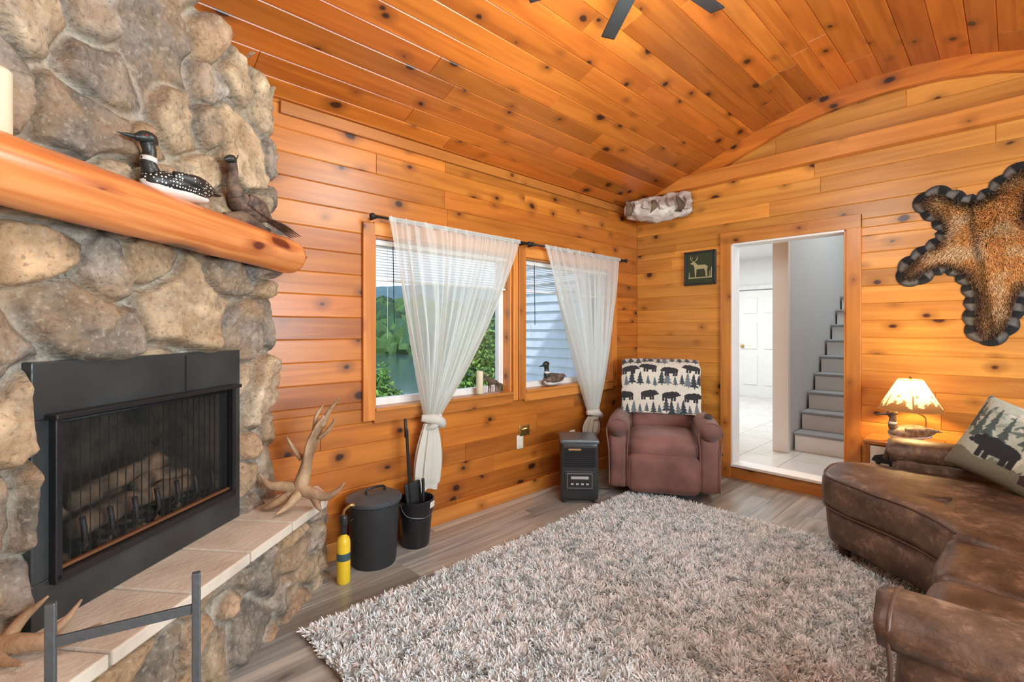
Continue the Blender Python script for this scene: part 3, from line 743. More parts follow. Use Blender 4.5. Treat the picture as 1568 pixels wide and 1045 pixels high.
def loon(name,loc,rz,s,base=False,bodym=None):
    p=E(name,loc,rz); p.scale=(s,s,s)
    bodym=bodym or SPOTS
    hm=BLACKF if bodym is not DECOY else BROWNF
    tube('body',[(-.19,0,.075),(-.13,0,.065),(-.03,0,.06),(.06,0,.055),(.125,0,.06),(.15,0,.07)],[(.004,.004),(.045,.028),(.072,.05),(.07,.052),(.045,.04),(.012,.012)],bodym,p,seg=24)
    tube('belly',[(-.15,0,.035),(-.02,0,.028),(.10,0,.032),(.15,0,.055)],[(.02,.012),(.064,.03),(.05,.032),(.012,.015)],WHITEF,p,seg=20)
    tube('neck',[(.10,0,.06),(.125,0,.12),(.12,0,.17),(.13,0,.205)],[(.04,.04),(.027,.03),(.023,.026),(.027,.027)],hm,p,seg=18)
    tube('collar',[(.124,0,.125),(.122,0,.145)],[(.029,.031),(.028,.03)],WHITEF,p,seg=18)
    tube('head',[(.085,0,.212),(.11,0,.22),(.14,0,.222),(.17,0,.213),(.185,0,.209)],[(.006,.006),(.027,.026),(.029,.028),(.016,.016),(.01,.01)],hm,p,seg=18)
    tube('bill',[(.175,0,.211),(.21,0,.206),(.25,0,.202)],[(.010,.012),(.006,.008),(.001,.001)],BLACKF,p,seg=10)
    for yy in (-.024,.024): ball('eye',(.152,yy,.224),.005,mat('red_eye',(.4,.02,.01),.2),p,2)
    for sgn in (-1,1): tube('wing',[(.06,sgn*.055,.085),(-.05,sgn*.066,.085),(-.15,sgn*.03,.085),(-.20,sgn*.008,.085)],[(.01,.02),(.014,.03),(.012,.018),(.002,.004)],bodym,p,seg=12)
    tube('tail',[(-.16,0,.078),(-.22,0,.074)],[(.03,.008),(.022,.003)],hm,p,seg=10)
    if base: rbox('driftwood_base',(-.01,0,.012),(.26,.12,.03),CHAR,p,r=.012)
    return p
def fpw(x,y,z):
    c,s=math.cos(AF),math.sin(AF); return (P0.x+x*c-y*s,P0.y+x*s+y*c,z)
loon('loon_decoy',fpw(-.79,-.14,1.903),AF+math.pi-.15,.88,False)
loon('loon_decoy.001',(3.26,YN+.0,.905),math.pi+.1,.86,False,BROWNF)
p=E('pheasant_mount',fpw(-.34,-.12,1.89),AF)
tube('driftwood',[(-.16,0,.02),(-.05,-.01,.035),(.08,.01,.03),(.17,0,.02)],[.015,.03,.028,.014],CHAR,p,nz=.008)
tube('body',[(-.10,0,.15),(-.06,0,.12),(.0,0,.095),(.08,0,.08),(.14,0,.075)],[(.02,.02),(.05,.05),(.058,.055),(.045,.04),(.02,.015)],BROWNF,p,seg=18,nz=.004)
tube('neck',[(-.08,0,.13),(-.105,0,.19),(-.10,0,.245),(-.11,0,.275)],[(.038,.038),(.025,.027),(.02,.02),(.022,.022)],BROWNF,p,seg=14)
tube('head',[(-.085,0,.285),(-.11,0,.29),(-.14,0,.283),(-.165,0,.27)],[(.008,.008),(.022,.022),(.014,.014),(.001,.002)],BLACKF,p,seg=12)
for k in range(5): tube('tail_feather_%d'%k,[(.12,(k-2)*.006,.078),(.24,(k-2)*.014,.07),(.40+.01*k,(k-2)*.02,.035)],[(.010,.004),(.012,.003),(.003,.001)],BROWNF,p,seg=8)
for sg in (-1,1):
    tube('wing',[(-.06,sg*.05,.12),(.03,sg*.06,.10),(.14,sg*.03,.075)],[(.01,.03),(.012,.035),(.004,.008)],BROWNF,p,seg=10)
    tube('leg',[(0,sg*.02,.07),(-.01,sg*.022,.045),(.0,sg*.02,.03)],[.008,.005,.004],CHAR,p,seg=8)
tube('branch',[(-.05,.02,.03),(-.02,.03,.16),(-.06,.03,.26),(-.03,.03,.34)],[.014,.011,.008,.003],CHAR,p,nz=.006)
p=E('wax_candle',fpw(-1.385,-.14,1.922)); lathe('wax',[(.030,0),(.032,.005),(.032,.165),(.026,.172),(.012,.166),(.0,.166)],CANDLE,p); tube('wick',[(0,0,.16),(.003,0,.185)],[.0015,.001],BLACKP,p,seg=6)

# ------------------------------------------------------------ antlers
RV=Vector((.722,-.692,0)); FV=Vector((.692,.722,0))
def antler(name,loc,lines,m=ANTLER):
    p=E(name,loc)
    for i,(pts,rad,nzv) in enumerate(lines):
        tube('tine_%d'%i,[RV*a+Z*c+FV*d for a,c,d in pts],rad,m,p,seg=14,nz=nzv)
    return p
antler('moose_antler',(.93,2.55,.474),[
 ([(-.04,.07,0),(.0,.12,.0),(.02,.22,.02),(.05,.34,.03),(.09,.43,.03),(.12,.48,.02)],[(.03,.03),(.035,.04),(.05,.024),(.07,.017),(.055,.012),(.02,.008)],.006),
 ([(.10,.42,.03),(.14,.50,.02),(.20,.57,.0)],[(.02,.012),(.014,.01),.003],.003),
 ([(.06,.38,.03),(.07,.47,.03),(.10,.53,.04)],[(.02,.012),(.012,.01),.003],.003),
 ([(.09,.36,.03),(.15,.42,.02),(.175,.47,.0)],[(.02,.012),(.012,.01),.003],.003),
 ([(.0,.25,.02),(-.05,.31,.02),(-.075,.375,.0)],[(.02,.014),(.013,.01),.003],.003),
 ([(-.01,.11,0),(-.08,.12,-.02),(-.15,.135,-.03),(-.20,.19,-.03)],[.032,.026,.017,.003],.004),
 ([(-.01,.10,0),(-.09,.05,-.03),(-.15,.02,-.04),(-.19,.012,-.05)],[.030,.024,.016,.004],.004),
 ([(.0,.09,0),(-.02,.05,-.08),(-.06,.02,-.14)],[.028,.02,.005],.004),
 ([(.0,.10,0),(.08,.08,-.02),(.15,.07,-.02),(.20,.10,-.02),(.23,.14,-.02)],[.034,.03,.022,.013,.003],.004),
 ([(.06,.085,0),(.10,.04,-.04),(.13,.012,-.06)],[.026,.019,.006],.004),
])
antler('deer_antler',(.0,1.95,.478),[
 ([(-.26,.02,-.02),(-.14,.025,-.04),(-.02,.035,-.05),(.07,.03,-.03),(.15,.06,.0)],[.024,.026,.024,.017,.003],.004),
 ([(-.10,.03,-.04),(-.06,.09,-.02),(-.01,.14,.0)],[.018,.014,.003],.003),
 ([(.0,.035,-.05),(.05,.07,-.02),(.07,.12,.02)],[.016,.012,.003],.003),
 ([(-.20,.02,-.03),(-.19,.07,-.05),(-.15,.12,-.06)],[.018,.012,.003],.003),
 ([(-.12,.02,-.04),(-.05,.015,-.09),(.03,.015,-.11)],[.018,.014,.004],.003)])

# ------------------------------------------------------------ hearth accessories
p=E('ash_bin',(1.405,2.67,0))
lathe('can',[(.125,0),(.128,.004),(.128,.012),(.132,.02),(.15,.36),(.156,.365),(.156,.375),(.148,.38)],mat('matte_black_bin',(.04,.043,.048),.5,.3,bump=.05),p,seg=40)
lathe('lid',[(.162,.37),(.165,.375),(.165,.392),(.158,.396),(.145,.398),(.12,.414),(.06,.424),(0,.426)],mat('lid_grey',(.11,.135,.155),.35,.5,bump=.05),p,seg=40)
tube('handle',[(-.06,-.02,.418),(-.055,-.02,.447),(0,-.02,.455),(.055,-.02,.447),(.06,-.02,.418)],[.007]*5,BLACKM,p,seg=8)
for sg in (-1,1): tube('side_handle',[(sg*.148,-.04,.31),(sg*.172,-.035,.30),(sg*.172,.035,.30),(sg*.148,.04,.31)],[.005]*4,BLACKM,p,seg=8)
p=E('propane_torch',(1.165,2.56,0))
lathe('cylinder',[(.03,0),(.034,.004),(.036,.012),(.036,.225),(.03,.25),(.016,.262),(.014,.275)],YELLOW,p)
lathe('label',[(.0365,.13),(.0365,.17)],mat('torch_label',(.05,.10,.12),.4),p)
lathe('neck',[(.016,.27),(.018,.275),(.018,.31),(.012,.315),(.012,.33)],BLACKP,p)
rbox('trigger_body',(0,0,.345),(.035,.05,.06),BLACKP,p,r=.012,cuts=6)
tube('burner',[(0,0,.36),(0,-.01,.40),(.03,-.02,.425),(.05,-.02,.42)],[.008,.008,.008,.011],BRASS,p,seg=10)
p=E('fireplace_tool_bucket',(1.715,2.70,0))
lathe('bucket',[(.085,0),(.088,.004),(.117,.29),(.122,.292),(.122,.30),(.115,.30),(.086,.012),(0,.012)],mat('black_bucket',(.02,.021,.024),.3,.2,bump=.05),p,seg=36)
tube('bail',[(-.115,0,.285),(-.10,-.06,.22),(0,-.11,.20),(.10,-.06,.22),(.115,0,.285)],[.003]*5,GREYM,p,seg=6)
tube('poker',[(-.02,.0,.03),(-.04,.02,.45),(-.055,.03,.80)],[.006,.006,.006],BLACKM,p,seg=8)
tube('poker_grip',[(-.052,.028,.70),(-.058,.03,.82)],[.012,.010],BLACKP,p,seg=10)
tube('shovel_shaft',[(.01,.03,.05),(-.02,.05,.55),(-.03,.055,.74)],[.007,.007,.009],DARKIRON,p,seg=8)
rbox('shovel_blade',(.0,.02,.30),(.12,.015,.2),DARKIRON,p,r=.007,rot=(-.06,-.1,0),cuts=6)
tube('brush_handle',[(.05,-.02,.05),(.04,-.03,.38),(.035,-.03,.42)],[.010,.010,.012],BLACKP,p,seg=8)
rbox('tag',(.06,-.105,.27),(.05,.004,.04),IVORY,p,r=.002,cuts=3,rot=(0.1,0,.4))
p=E('firewood_rack',(.135,1.505,0),math.atan2(-.069,.274)); 
hw=.141
for yy,tag in ((0,'a'),(-.55,'b')):
    for sx in (-1,1):
        box('post_%s'%tag,(sx*hw,yy,.385),(.019,.019,.765),GREYM,p,bev=.002)
    box('crossbar_%s'%tag,(0,yy,.675),(hw*2-.01,.009,.024),GREYM,p,bev=.001)
    box('foot_%s'%tag,(0,yy,.012),(hw*2+.02,.02,.02),GREYM,p)
for sx in (-1,1): box('rail',(sx*hw,-.275,.10),(.018,.55,.018),GREYM,p)
for k in range(4): tube('firewood_%d'%k,[(-.09+.06*k,-.45,.145),(-.09+.06*k,-.1,.145)],[.035,.037],CHAR,p,nz=.006)

# ------------------------------------------------------------ heater
p=E('space_heater',(3.16,2.50,0),math.radians(-47))
HB=mat('heater_body',(.035,.04,.044),.35,.1,bump=.03)
rbox('body',(0,0,.265),(.30,.30,.46),HB,p,r=.02,cuts=10)
rbox('top_cap',(0,0,.50),(.315,.32,.035),mat('heater_top',(.12,.15,.165),.3,.2,bump=.03),p,r=.015,cuts=8)
box('grille_frame',(0,-.150,.378),(.27,.008,.165),BLACKP,p)
for k in range(9): box('louver_%d'%k,(0,-.156,.31+k*.017),(.25,.014,.005),BLACKM,p,rot=(.5,0,0),bev=.001)
box('grille_badge',(-.04,-.160,.44),(.10,.006,.014),mat('warm_badge',(.45,.25,.12),.4),p,bev=.001)
box('control_panel',(0,-.152,.19),(.24,.012,.15),HB,p,bev=.004)
box('panel_outline',(0,-.1575,.19),(.20,.003,.12),mat('silver_line',(.22,.22,.22),.4),p,bev=.001)
box('panel_face',(0,-.159,.19),(.19,.003,.11),BLACKP,p,bev=.001)
box('display',(0,-.161,.215),(.14,.004,.022),mat('display_grey',(.45,.47,.47),.3),p,bev=.001)
for k in range(4): box('button_%d'%k,(-.06+.04*k,-.161,.165),(.022,.006,.014),mat('button_silver',(.5,.51,.51),.3),p,bev=.002)
for sx in (-1,1):
    for sy in (-1,1): ball('caster',(sx*.12,sy*.11,.02),(.014,.02,.02),BLACKP,p,2)
tube('power_cord',[(.1,.15,.08),(.2,.22,.012),(.3,.20,.012)],[.004]*3,BLACKP,p,seg=6)

p=E('outlet_plate',(2.83,YN,.46)); rbox('plate',(0,-.005,0),(.075,.01,.115),IVORY,p,r=.004,cuts=4); 
for zz in (.025,-.025): rbox('socket',(0,-.011,zz),(.03,.006,.03),IVORY,p,r=.003,cuts=3)
p=E('wall_plug_light',(2.88,YN,.55)); rbox('plate',(0,-.006,0),(.12,.012,.09),BRASS,p,r=.005,cuts=4); tube('lever',[(-.04,-.015,.01),(0,-.035,.02),(.04,-.03,-.01)],[.01,.012,.006],BRASS,p)
p=E('outlet_plate.001',(3.52,YN,.40)); rbox('plate',(0,-.005,0),(.075,.01,.115),IVORY,p,r=.004,cuts=4)
for zz in (.025,-.025): rbox('socket',(0,-.011,zz),(.03,.006,.03),IVORY,p,r=.003,cuts=3)

# ------------------------------------------------------------ patterned cloth
def tree(x,y,cx,cy,h,w):
    m=np.zeros_like(x,bool); 
    for k in range(4):
        b0=cy+h*(.12+.2*k); t=b0+h*.32; ww=w*(1-.22*k)
        fr=(t-y)/(t-b0); m|=(fr>0)&(fr<1)&(np.abs(x-cx)<ww*fr)
    m|=(np.abs(x-cx)<w*.12)&(y>cy)&(y<cy+h*.2); return m
def bear(x,y,cx,cy,s,f=1):
    X_=(x-cx)/s*f;Y_=(y-cy)/s
    m=(X_/.5)**2+((Y_-.42)/.24)**2<1
    m|=((X_-.5)/.2)**2+((Y_-.5)/.17)**2<1
    m|=((X_-.68)/.12)**2+((Y_-.44)/.07)**2<1
    m|=((X_-.45)/.06)**2+((Y_-.67)/.06)**2<1
    m|=((X_-.2)/.25)**2+((Y_-.52)/.2)**2<1
    for lx in (-.4,-.22,.2,.38): m|=(np.abs(X_-lx)<.075)&(Y_>0)&(Y_<.4)
    return m
def blanketcol(x,y,seed=3):
    rs=np.random.RandomState(seed); c=np.tile((.74,.71,.61),(len(x),1)); 
    W=x.max(); H=y.max()
    rows=[(.00,0),(.12,1),(.25,0),(.37,1),(.49,0),(.61,1),(.73,0),(.85,1)]
    for yy,kind in rows:
        cx=rs.uniform(-.03,.02)
        while cx<W+.05:
            jy=yy+rs.uniform(-.025,.015)
            if kind==0 and rs.rand()<.7: 
                h=rs.uniform(.10,.15); q=tree(x,y,cx,jy,h,h*.30); c[q]=[(.035,.05,.065),(.16,.19,.22),(.05,.07,.08)][rs.randint(3)]; cx+=rs.uniform(.045,.075)
            elif kind==1 and rs.rand()<.75: q=bear(x,y,cx+.06,jy,.125,rs.choice([-1,1])); c[q]=(.03,.03,.035); cx+=.19
            else:
                h=.09; q=tree(x,y,cx,jy,h,h*.3); c[q]=(.10,.13,.15); cx+=.06
    return c
def sheet(name,path,x0,x1,nx,ny,colfn,parent,wob=.008,m=FABRIC):
    P=catmull([Vector((0,a,b)) for a,b in path],8)
    L=[0]
    for i in range(1,len(P)): L.append(L[-1]+(P[i]-P[i-1]).length)
    vs=[];xs=[];ys=[]
    for j in range(ny+1):
        d=L[-1]*j/ny; k=min(np.searchsorted(L,d,side='right')-1,len(P)-2); t=(d-L[k])/(L[k+1]-L[k]+1e-9); q=P[k].lerp(P[k+1],t)
        for i in range(nx+1):
            s=i/nx; x=x0+(x1-x0)*s
            nn=noise.noise(Vector((x*7,d*5,2.2)))
            vs.append((x+.014*noise.noise(Vector((d*8,s,1))),q.y+nn*wob+.03*abs(2*s-1)**6,q.z+.3*nn*wob-.02*abs(2*s-1)**5)); xs.append(s*(x1-x0)); ys.append(d)
    fs=[(j*(nx+1)+i,j*(nx+1)+i+1,(j+1)*(nx+1)+i+1,(j+1)*(nx+1)+i) for j in range(ny) for i in range(nx)]
    me=bpy.data.meshes.new(name); me.from_pydata(vs,[],fs); me.update(); setcol(me,colfn(np.array(xs),np.array(ys)))
    o=link(me,name,m,parent,True); so=o.modifiers.new('s','SOLIDIFY'); so.thickness=.008; so.offset=0; return o

# ------------------------------------------------------------ recliner
p=E('recliner_armchair',(3.96,2.19,0),math.radians(-59))
box('base',(0,.02,.06),(.56,.58,.05),BLACKP,p)
rbox('lower_body',(0,.03,.2),(.80,.76,.24),MAROON,p,r=.04,puff=.005)
for sx in (-1,1):
    rbox('arm',(sx*.355,-.02,.33),(.155,.80,.50),MAROON,p,r=.035,puff=.006,wr=.003)
    tube('arm_roll',[(sx*.362,-.425,.575),(sx*.362,-.41,.578),(sx*.362,-.1,.585),(sx*.356,.33,.57)],[(.072,.062),(.088,.076),(.088,.076),(.075,.065)],MAROON,p,seg=24,sm=5)
    tube('arm_front_piping',[(sx*.285,-.428,.10),(sx*.283,-.430,.40),(sx*.272,-.43,.56),(sx*.31,-.435,.635),(sx*.362,-.437,.655),(sx*.42,-.435,.635),(sx*.452,-.43,.56),(sx*.435,-.43,.40),(sx*.43,-.428,.10)],[.006]*9,MAROON,p,seg=8)
rbox('seat_cushion',(0,-.09,.405),(.56,.64,.17),MAROON,p,r=.06,puff=.03,wr=.006)
rbox('footrest_panel',(0,-.41,.22),(.55,.10,.30),MAROON,p,r=.04,puff=.012,wr=.004)
rbox('backrest',(0,.29,.74),(.66,.22,.70),MAROON,p,r=.09,puff=.03,rot=(-.2,0,0),wr=.006)
rbox('lumbar_cushion',(0,.185,.58),(.56,.16,.26),MAROON,p,r=.07,puff=.025,rot=(-.15,0,0),wr=.005)
tube('recline_lever',[(.44,-.1,.3),(.475,-.12,.33),(.48,-.18,.35)],[.008,.008,.012],BLACKP,p,seg=8)
sheet('bear_throw_blanket',[(.06,.635),(.085,.72),(.125,.90),(.18,1.03),(.27,1.10),(.40,1.11),(.50,1.02),(.53,.82)],-.35,.35,260,300,blanketcol,p)
rbox('remote_control',(.37,-.22,.675),(.05,.15,.018),BLACKP,p,r=.006,cuts=5)

# ------------------------------------------------------------ sofa
p=E('sectional_sofa')
def seat(name,x0,x1,y0,y1,z0,z1): rbox(name,((x0+x1)/2,(y0+y1)/2,(z0+z1)/2),(x1-x0,y1-y0,z1-z0),LEATHER,p,r=.038,puff=.018,wr=.010,cuts=18)
WL=mat('dark_wood_leg',(.05,.025,.015),.4)
PIP=mat('leather_piping',(.10,.055,.036),.5)
rbox('base',(2.45,-.33,.19),(1.2,.94,.20),LEATHER,p,r=.03)
seat('seat_cushion_1',1.90,2.405,-.60,.20,.28,.475)
seat('seat_cushion_2',2.41,2.93,-.60,.20,.28,.475)
rbox('near_arm',(1.765,-.33,.33),(.25,1.10,.48),LEATHER,p,r=.04,puff=.006,wr=.008,cuts=18)
tube('near_arm_roll',[(1.765,.226,.56),(1.765,.218,.565),(1.765,-.3,.565),(1.765,-.85,.565)],[(.128,.055),(.143,.068),(.143,.068),(.14,.065)],LEATHER,p,seg=28,nz=.008)
tube('near_arm_piping',[(1.64,.225,.12),(1.635,.228,.45),(1.625,.232,.55),(1.66,.234,.612),(1.765,.236,.63),(1.87,.234,.612),(1.905,.232,.55),(1.895,.228,.45),(1.89,.225,.12)],[.006]*9,PIP,p,seg=8)
CH=[(2.80,.14),(3.02,.24),(3.22,.50),(3.36,.72),(3.48,.84),(3.80,.86),(3.95,.80),(4.0,.5),(4.0,-.8),(3.0,-.8),(2.8,-.6)]
ringcush('chaise_base',CH,[(.06,.10),(.035,.11),(.025,.2),(.02,.29),(.045,.305)],LEATHER,p,k=2,wr=.008)
ringcush('chaise_cushion',CH,[(.05,.295),(.012,.31),(.0,.35),(-.002,.40),(.0,.462),(.014,.492),(.04,.504),(.2,.512),(.4,.514)],LEATHER,p,k=2,wr=.012)
cc=chaikin([(a,b_,0) for a,b_ in CH],2); cen_=sum(cc,Vector())/len(cc)
for zz,ins in ((.494,.012),(.312,.004)):
    pl=[cen_+(q-cen_)*(1-ins/(q-cen_).length)+Vector((0,0,zz)) for q in cc]; pl=[q+noise.noise_vector(q*5)*.010 for q in pl]
    tube('chaise_piping',pl[:30],[.0055]*30,PIP,p,seg=8,sm=1)
rbox('far_arm',(4.095,-.12,.34),(.20,1.34,.50),LEATHER,p,r=.07,puff=.01,wr=.006)
tube('far_arm_roll',[(4.095,.56,.585),(4.095,.52,.59),(4.095,0,.59),(4.095,-.8,.59)],[(.085,.06),(.11,.085),(.11,.085),(.11,.08)],LEATHER,p,seg=24,nz=.005)
rbox('backrest',(2.9,-.88,.5),(2.5,.22,.80),LEATHER,p,r=.09,puff=.02,wr=.006)
for i,xx in enumerate((2.17,2.70,3.35)): rbox('back_cushion_%d'%i,(xx,-.68,.70),(.52,.22,.46),LEATHER,p,r=.09,puff=.03,rot=(-.15,0,0),wr=.008)
for (xx,yy) in ((3.46,.70),(3.9,.72),(1.72,.12),(1.85,-.8),(4.1,.45),(4.1,-.7),(3.0,.1)): lathe('leg',[(.024,.0),(.038,.12)],WL,p,(xx,yy,0),seg=14)
def pillow(name,loc,M3,size,th,colfn):
    n=110; vs=[];xs=[];ys=[];fs=[]
    for sgn in (1,-1):
        for j in range(n+1):
            for i in range(n+1):
                a=2*i/n-1;b_=2*j/n-1
                k=1-.07*((1-a*a)*abs(b_)**3) ; k2=1-.07*((1-b_*b_)*abs(a)**3)
                x=a*size/2*k2; y=b_*size/2*k
                z=sgn*th/2*((1-a**4)*(1-b_**4))**.45 + .006*noise.noise(Vector((a*4,b_*4,sgn)))*(1-a*a)*(1-b_*b_)
                vs.append((x,y,z)); xs.append((a+1)/2*size); ys.append((b_+1)/2*size)
    m=(n+1)**2
    for s in (0,1):
        for j in range(n):
            for i in range(n):
                k=s*m+j*(n+1)+i; f=(k,k+1,k+n+2,k+n+1); fs.append(f if s==0 else f[::-1])
    me=bpy.data.meshes.new(name); me.from_pydata(vs,[],fs); me.update(); setcol(me,colfn(np.array(xs),np.array(ys)))
    me.transform(M3.to_4x4()); o=link(me,name,FABRIC,None,True); o.location=loc; return o
def pilcol(x,y):
    c=np.tile((.46,.48,.38),(len(x),1))
    rs=np.random.RandomState(4)
    for k in range(60):
        cx,cy=rs.uniform(0,.5,2); a=rs.uniform(0,3.14); u=(x-cx)*np.cos(a)+(y-cy)*np.sin(a); v=-(x-cx)*np.sin(a)+(y-cy)*np.cos(a)
        q=(u/.045)**2+(v/.010)**2<1; c[q]=[(.13,.17,.14),(.62,.60,.50),(.30,.34,.28)][k%3]
    for cx in (.03,.08,.13,.20,.30,.37,.42,.47): c[tree(x,y,cx,.20+.03*math.sin(cx*50),.20,.035)]=(.07,.10,.09)
    c[(y<.11+.015*np.sin(x*30))]=(.20,.19,.13)
    c[bear(x,y,.22,.10,.19,-1)]=(.02,.02,.025)
    c[bear(x,y,.40,.05,.10,1)]=(.05,.035,.03)
    return c
nrm=Vector((-.86,.30,.42)).normalized(); upv=(Z-nrm*Z.dot(nrm)).normalized(); rt=upv.cross(nrm).normalized()
M3=Matrix((rt,upv,nrm)).transposed()@Matrix.Rotation(math.radians(-18),3,'Z')
pillow('throw_pillow',(3.84,-.01,.745),M3,.47,.17,pilcol)

# ------------------------------------------------------------ side table + lamp
p=E('end_table',(4.42,.54,0))
box('top',(0,0,.595),(.40,.42,.025),PINE_T,p)
for sx in (-1,1):
    for sy in (-1,1): box('leg',(sx*.175,sy*.185,.29),(.035,.035,.58),PINE_T,p)
box('drawer_front',(-.175,0,.45),(.02,.34,.24),IVORY,p)
box('side_panel',(0,.19,.45),(.32,.015,.24),IVORY,p)
box('shelf',(0,0,.2),(.34,.36,.02),PINE_T,p)
ball('knob',(-.195,0,.49),.014,BRASS,p,2)
poly('bear_motif',[(-.06,.42),(-.05,.50),(.0,.52),(.05,.505),(.07,.47),(.045,.46),(.04,.42),(.02,.42),(.015,.455),(-.03,.455),(-.035,.42)],'y',.1985,.2005,BLACKP,p)
poly('bear_motif_front',[(-.06+.09,.42),(-.05+.09,.50),(.0+.09,.52),(.05+.09,.505),(.07+.09,.47),(.045+.09,.46),(.04+.09,.42),(.02+.09,.42),(.015+.09,.455),(-.03+.09,.455),(-.035+.09,.42)],'x',-.188,-.186,BLACKP,p)
p=E('table_lamp',(4.38,.50,.608))
lathe('foot',[(.085,0),(.088,.006),(.08,.016),(.04,.02),(0,.02)],CHAR,p,seg=28)
tube('stem',[(.03,-.03,.015),(.06,-.07,.08),(.05,-.075,.17),(.01,-.03,.21),(0,0,.25),(0,0,.42)],[.005]*6,BRASS,p,seg=8)
vs=[];fs=[];cols=[];ng=160;mg=50
for j in range(mg+1):
    t=j/mg; r=.185-.115*t**1.0; z=.225+.215*t
    for i in range(ng):
        a=2*math.pi*i/ng; vs.append((r*math.cos(a),r*math.sin(a),z))
        hz=.20+.07*math.sin(a*5)+.04*math.sin(a*13)
        if t<.04 or t>.97: c=(.20,.11,.04)
        elif t<hz: c=(.16,.09,.04)
        elif t<hz+.10 and math.sin(a*17)>.2: c=(.18,.13,.07)
        elif abs(((a*3/math.pi+.3)%1)-.5)<.05*(1-t) and t<.75: c=(.14,.08,.04)
        elif abs(((a*4/math.pi)%1)-.5)<.12*(1-(t-.45)/.12) and .45<t<.57: c=(.22,.13,.06)
        else: c=(.78,.68,.46)
        cols.append(c)
for j in range(mg):
    for i in range(ng): k=(i+1)%ng; fs.append((j*ng+i,j*ng+k,(j+1)*ng+k,(j+1)*ng+i))
me=bpy.data.meshes.new('shade'); me.from_pydata(vs,[],fs); me.update(); setcol(me,np.array(cols)); link(me,'shade',SHADE,p,True)
lathe('finial',[(.006,.43),(.012,.445),(.004,.46),(0,.462)],BRASS,p,seg=12)
ball('bulb',(0,0,.30),(.028,.028,.038),FROSTG,p,2)
d=loon('duck_figure',(-.02,.0,.016),math.radians(120),.84,False,DECOY); d.parent=p
L=bpy.data.lights.new('lamp_bulb','POINT'); L.energy=22; L.color=(1,.62,.24); L.shadow_soft_size=.04
lo=bpy.data.objects.new('lamp_light',L); lo.location=(0,0,.355); lo.parent=p; COL.objects.link(lo)

# ------------------------------------------------------------ wall decor
p=E('deer_sign',(XE,2.14,2.01))
box('board',(-.012,0,0),(.02,.31,.33),GREENF,p)
for sy in (-1,1): box('frame',(-.02,sy*.148,0),(.03,.02,.335),BLACKP,p)
for sz in (-1,1): box('frame',(-.02,0,sz*.158),(.03,.315,.02),BLACKP,p)
DS=[(.075,-.085),(.07,-.02),(.08,.01),(.05,.03),(-.02,.03),(-.05,.06),(-.075,.065),(-.10,.05),(-.085,.04),(-.065,.035),(-.055,.0),(-.05,-.085),(-.04,-.085),(-.035,-.01),(.045,-.01),(.055,-.04),(.06,-.085)]
poly('deer',[(-a,b_+.0) for a,b_ in DS],'x',-.0255,-.0225,TANP,p)
for s in (-1,1):
    tube('antler',[(-.024,.06,.065),(-.024,.06+s*.035,.09),(-.024,.06+s*.03,.125)],[.004,.003,.002],TANP,p,seg=6)
    tube('antler_tine',[(-.024,.06+s*.03,.085),(-.024,.06+s*.012,.11)],[.003,.0015],TANP,p,seg=6)
box('ground_line',(-.024,0,-.095),(.004,.24,.012),TANP,p)
for yy,hh in ((-.10,.06),(-.115,.09),(.11,.05)): box('grass_blade',(-.024,yy,-.09+hh/2),(.003,.006,hh),TANP,p,bev=.001)

p=E('birch_log_decor',(4.42,2.49,2.625),math.atan2(-.60,.27))
tube('trunk',[(-.31,0,-.02),(-.2,0,.0),(0,0,-.01),(.2,0,.02),(.33,0,.03)],[(.075,.07),(.11,.10),(.12,.125),(.11,.12),(.085,.10)],BARK,p,seg=24,nz=.03)
for k in range(8): tube('bark_curl_%d'%k,[(-.27+k*.08,-.09,-.07+.03*(k%3)),(-.25+k*.08,-.135,-.01+.02*(k%2)),(-.27+k*.08,-.10,.07)],[(.03,.004),(.036,.006),(.022,.003)],BARK if k%3 else CHAR,p,seg=8,nz=.02)

p=E('animal_hide',(XE-.012,0,0))
HP=[(.45,2.36),(.37,2.39),(.27,2.31),(.19,2.27),(.10,2.31),(.03,2.40),(-.06,2.47),(-.14,2.46),(-.15,2.36),(-.08,2.27),(-.04,2.14),
(-.12,2.02),(-.28,1.92),(-.40,1.72),(-.47,1.45),(-.40,1.35),(-.30,1.52),(-.17,1.68),(-.05,1.72),(.00,1.58),(.03,1.42),(.09,1.35),(.15,1.35),(.185,1.44),(.165,1.62),(.22,1.80),(.33,1.88),(.43,1.84),(.50,1.77),(.56,1.80),(.55,1.87),(.46,1.95),(.35,2.02),(.31,2.11),(.37,2.23),(.45,2.30)]
HC=[Vector((v.x,v.y)) for v in chaikin([(a,b_,0) for a,b_ in HP],2)]
n=len(HC); area_=sum(HC[i].x*HC[(i+1)%n].y-HC[(i+1)%n].x*HC[i].y for i in range(n)); sg=1 if area_>0 else -1
Ls=[0]
for i in range(n): Ls.append(Ls[-1]+(HC[(i+1)%n]-HC[i]).length)
tot=Ls[-1]; m=360; RS=[]
for q in range(m):
    d=tot*q/m; k=np.searchsorted(Ls,d,side='right')-1; t=(d-Ls[k])/(Ls[k+1]-Ls[k]); RS.append(HC[k].lerp(HC[(k+1)%n],t))
vs=[];fs=[];cols=[]
for q in range(m):
    tn=(RS[(q+2)%m]-RS[q-2]).normalized(); nn=Vector((tn.y,-tn.x))*sg
    w=.052+.018*abs(math.sin(q*math.pi/8)); a=RS[q]-nn*.035; b_=RS[q]+nn*w*.55; c=RS[q]+nn*w
    wave=.007*math.sin(q*math.pi/4)
    vs+=[(.0,a.x,a.y),(-.006+wave,b_.x,b_.y),(.006,c.x,c.y)]
    cc=(.012,.012,.013) if (q//4)%2 else (.17,.155,.135)
    cols+=[tuple(x*.9 for x in cc),cc,(.02,.02,.02)]
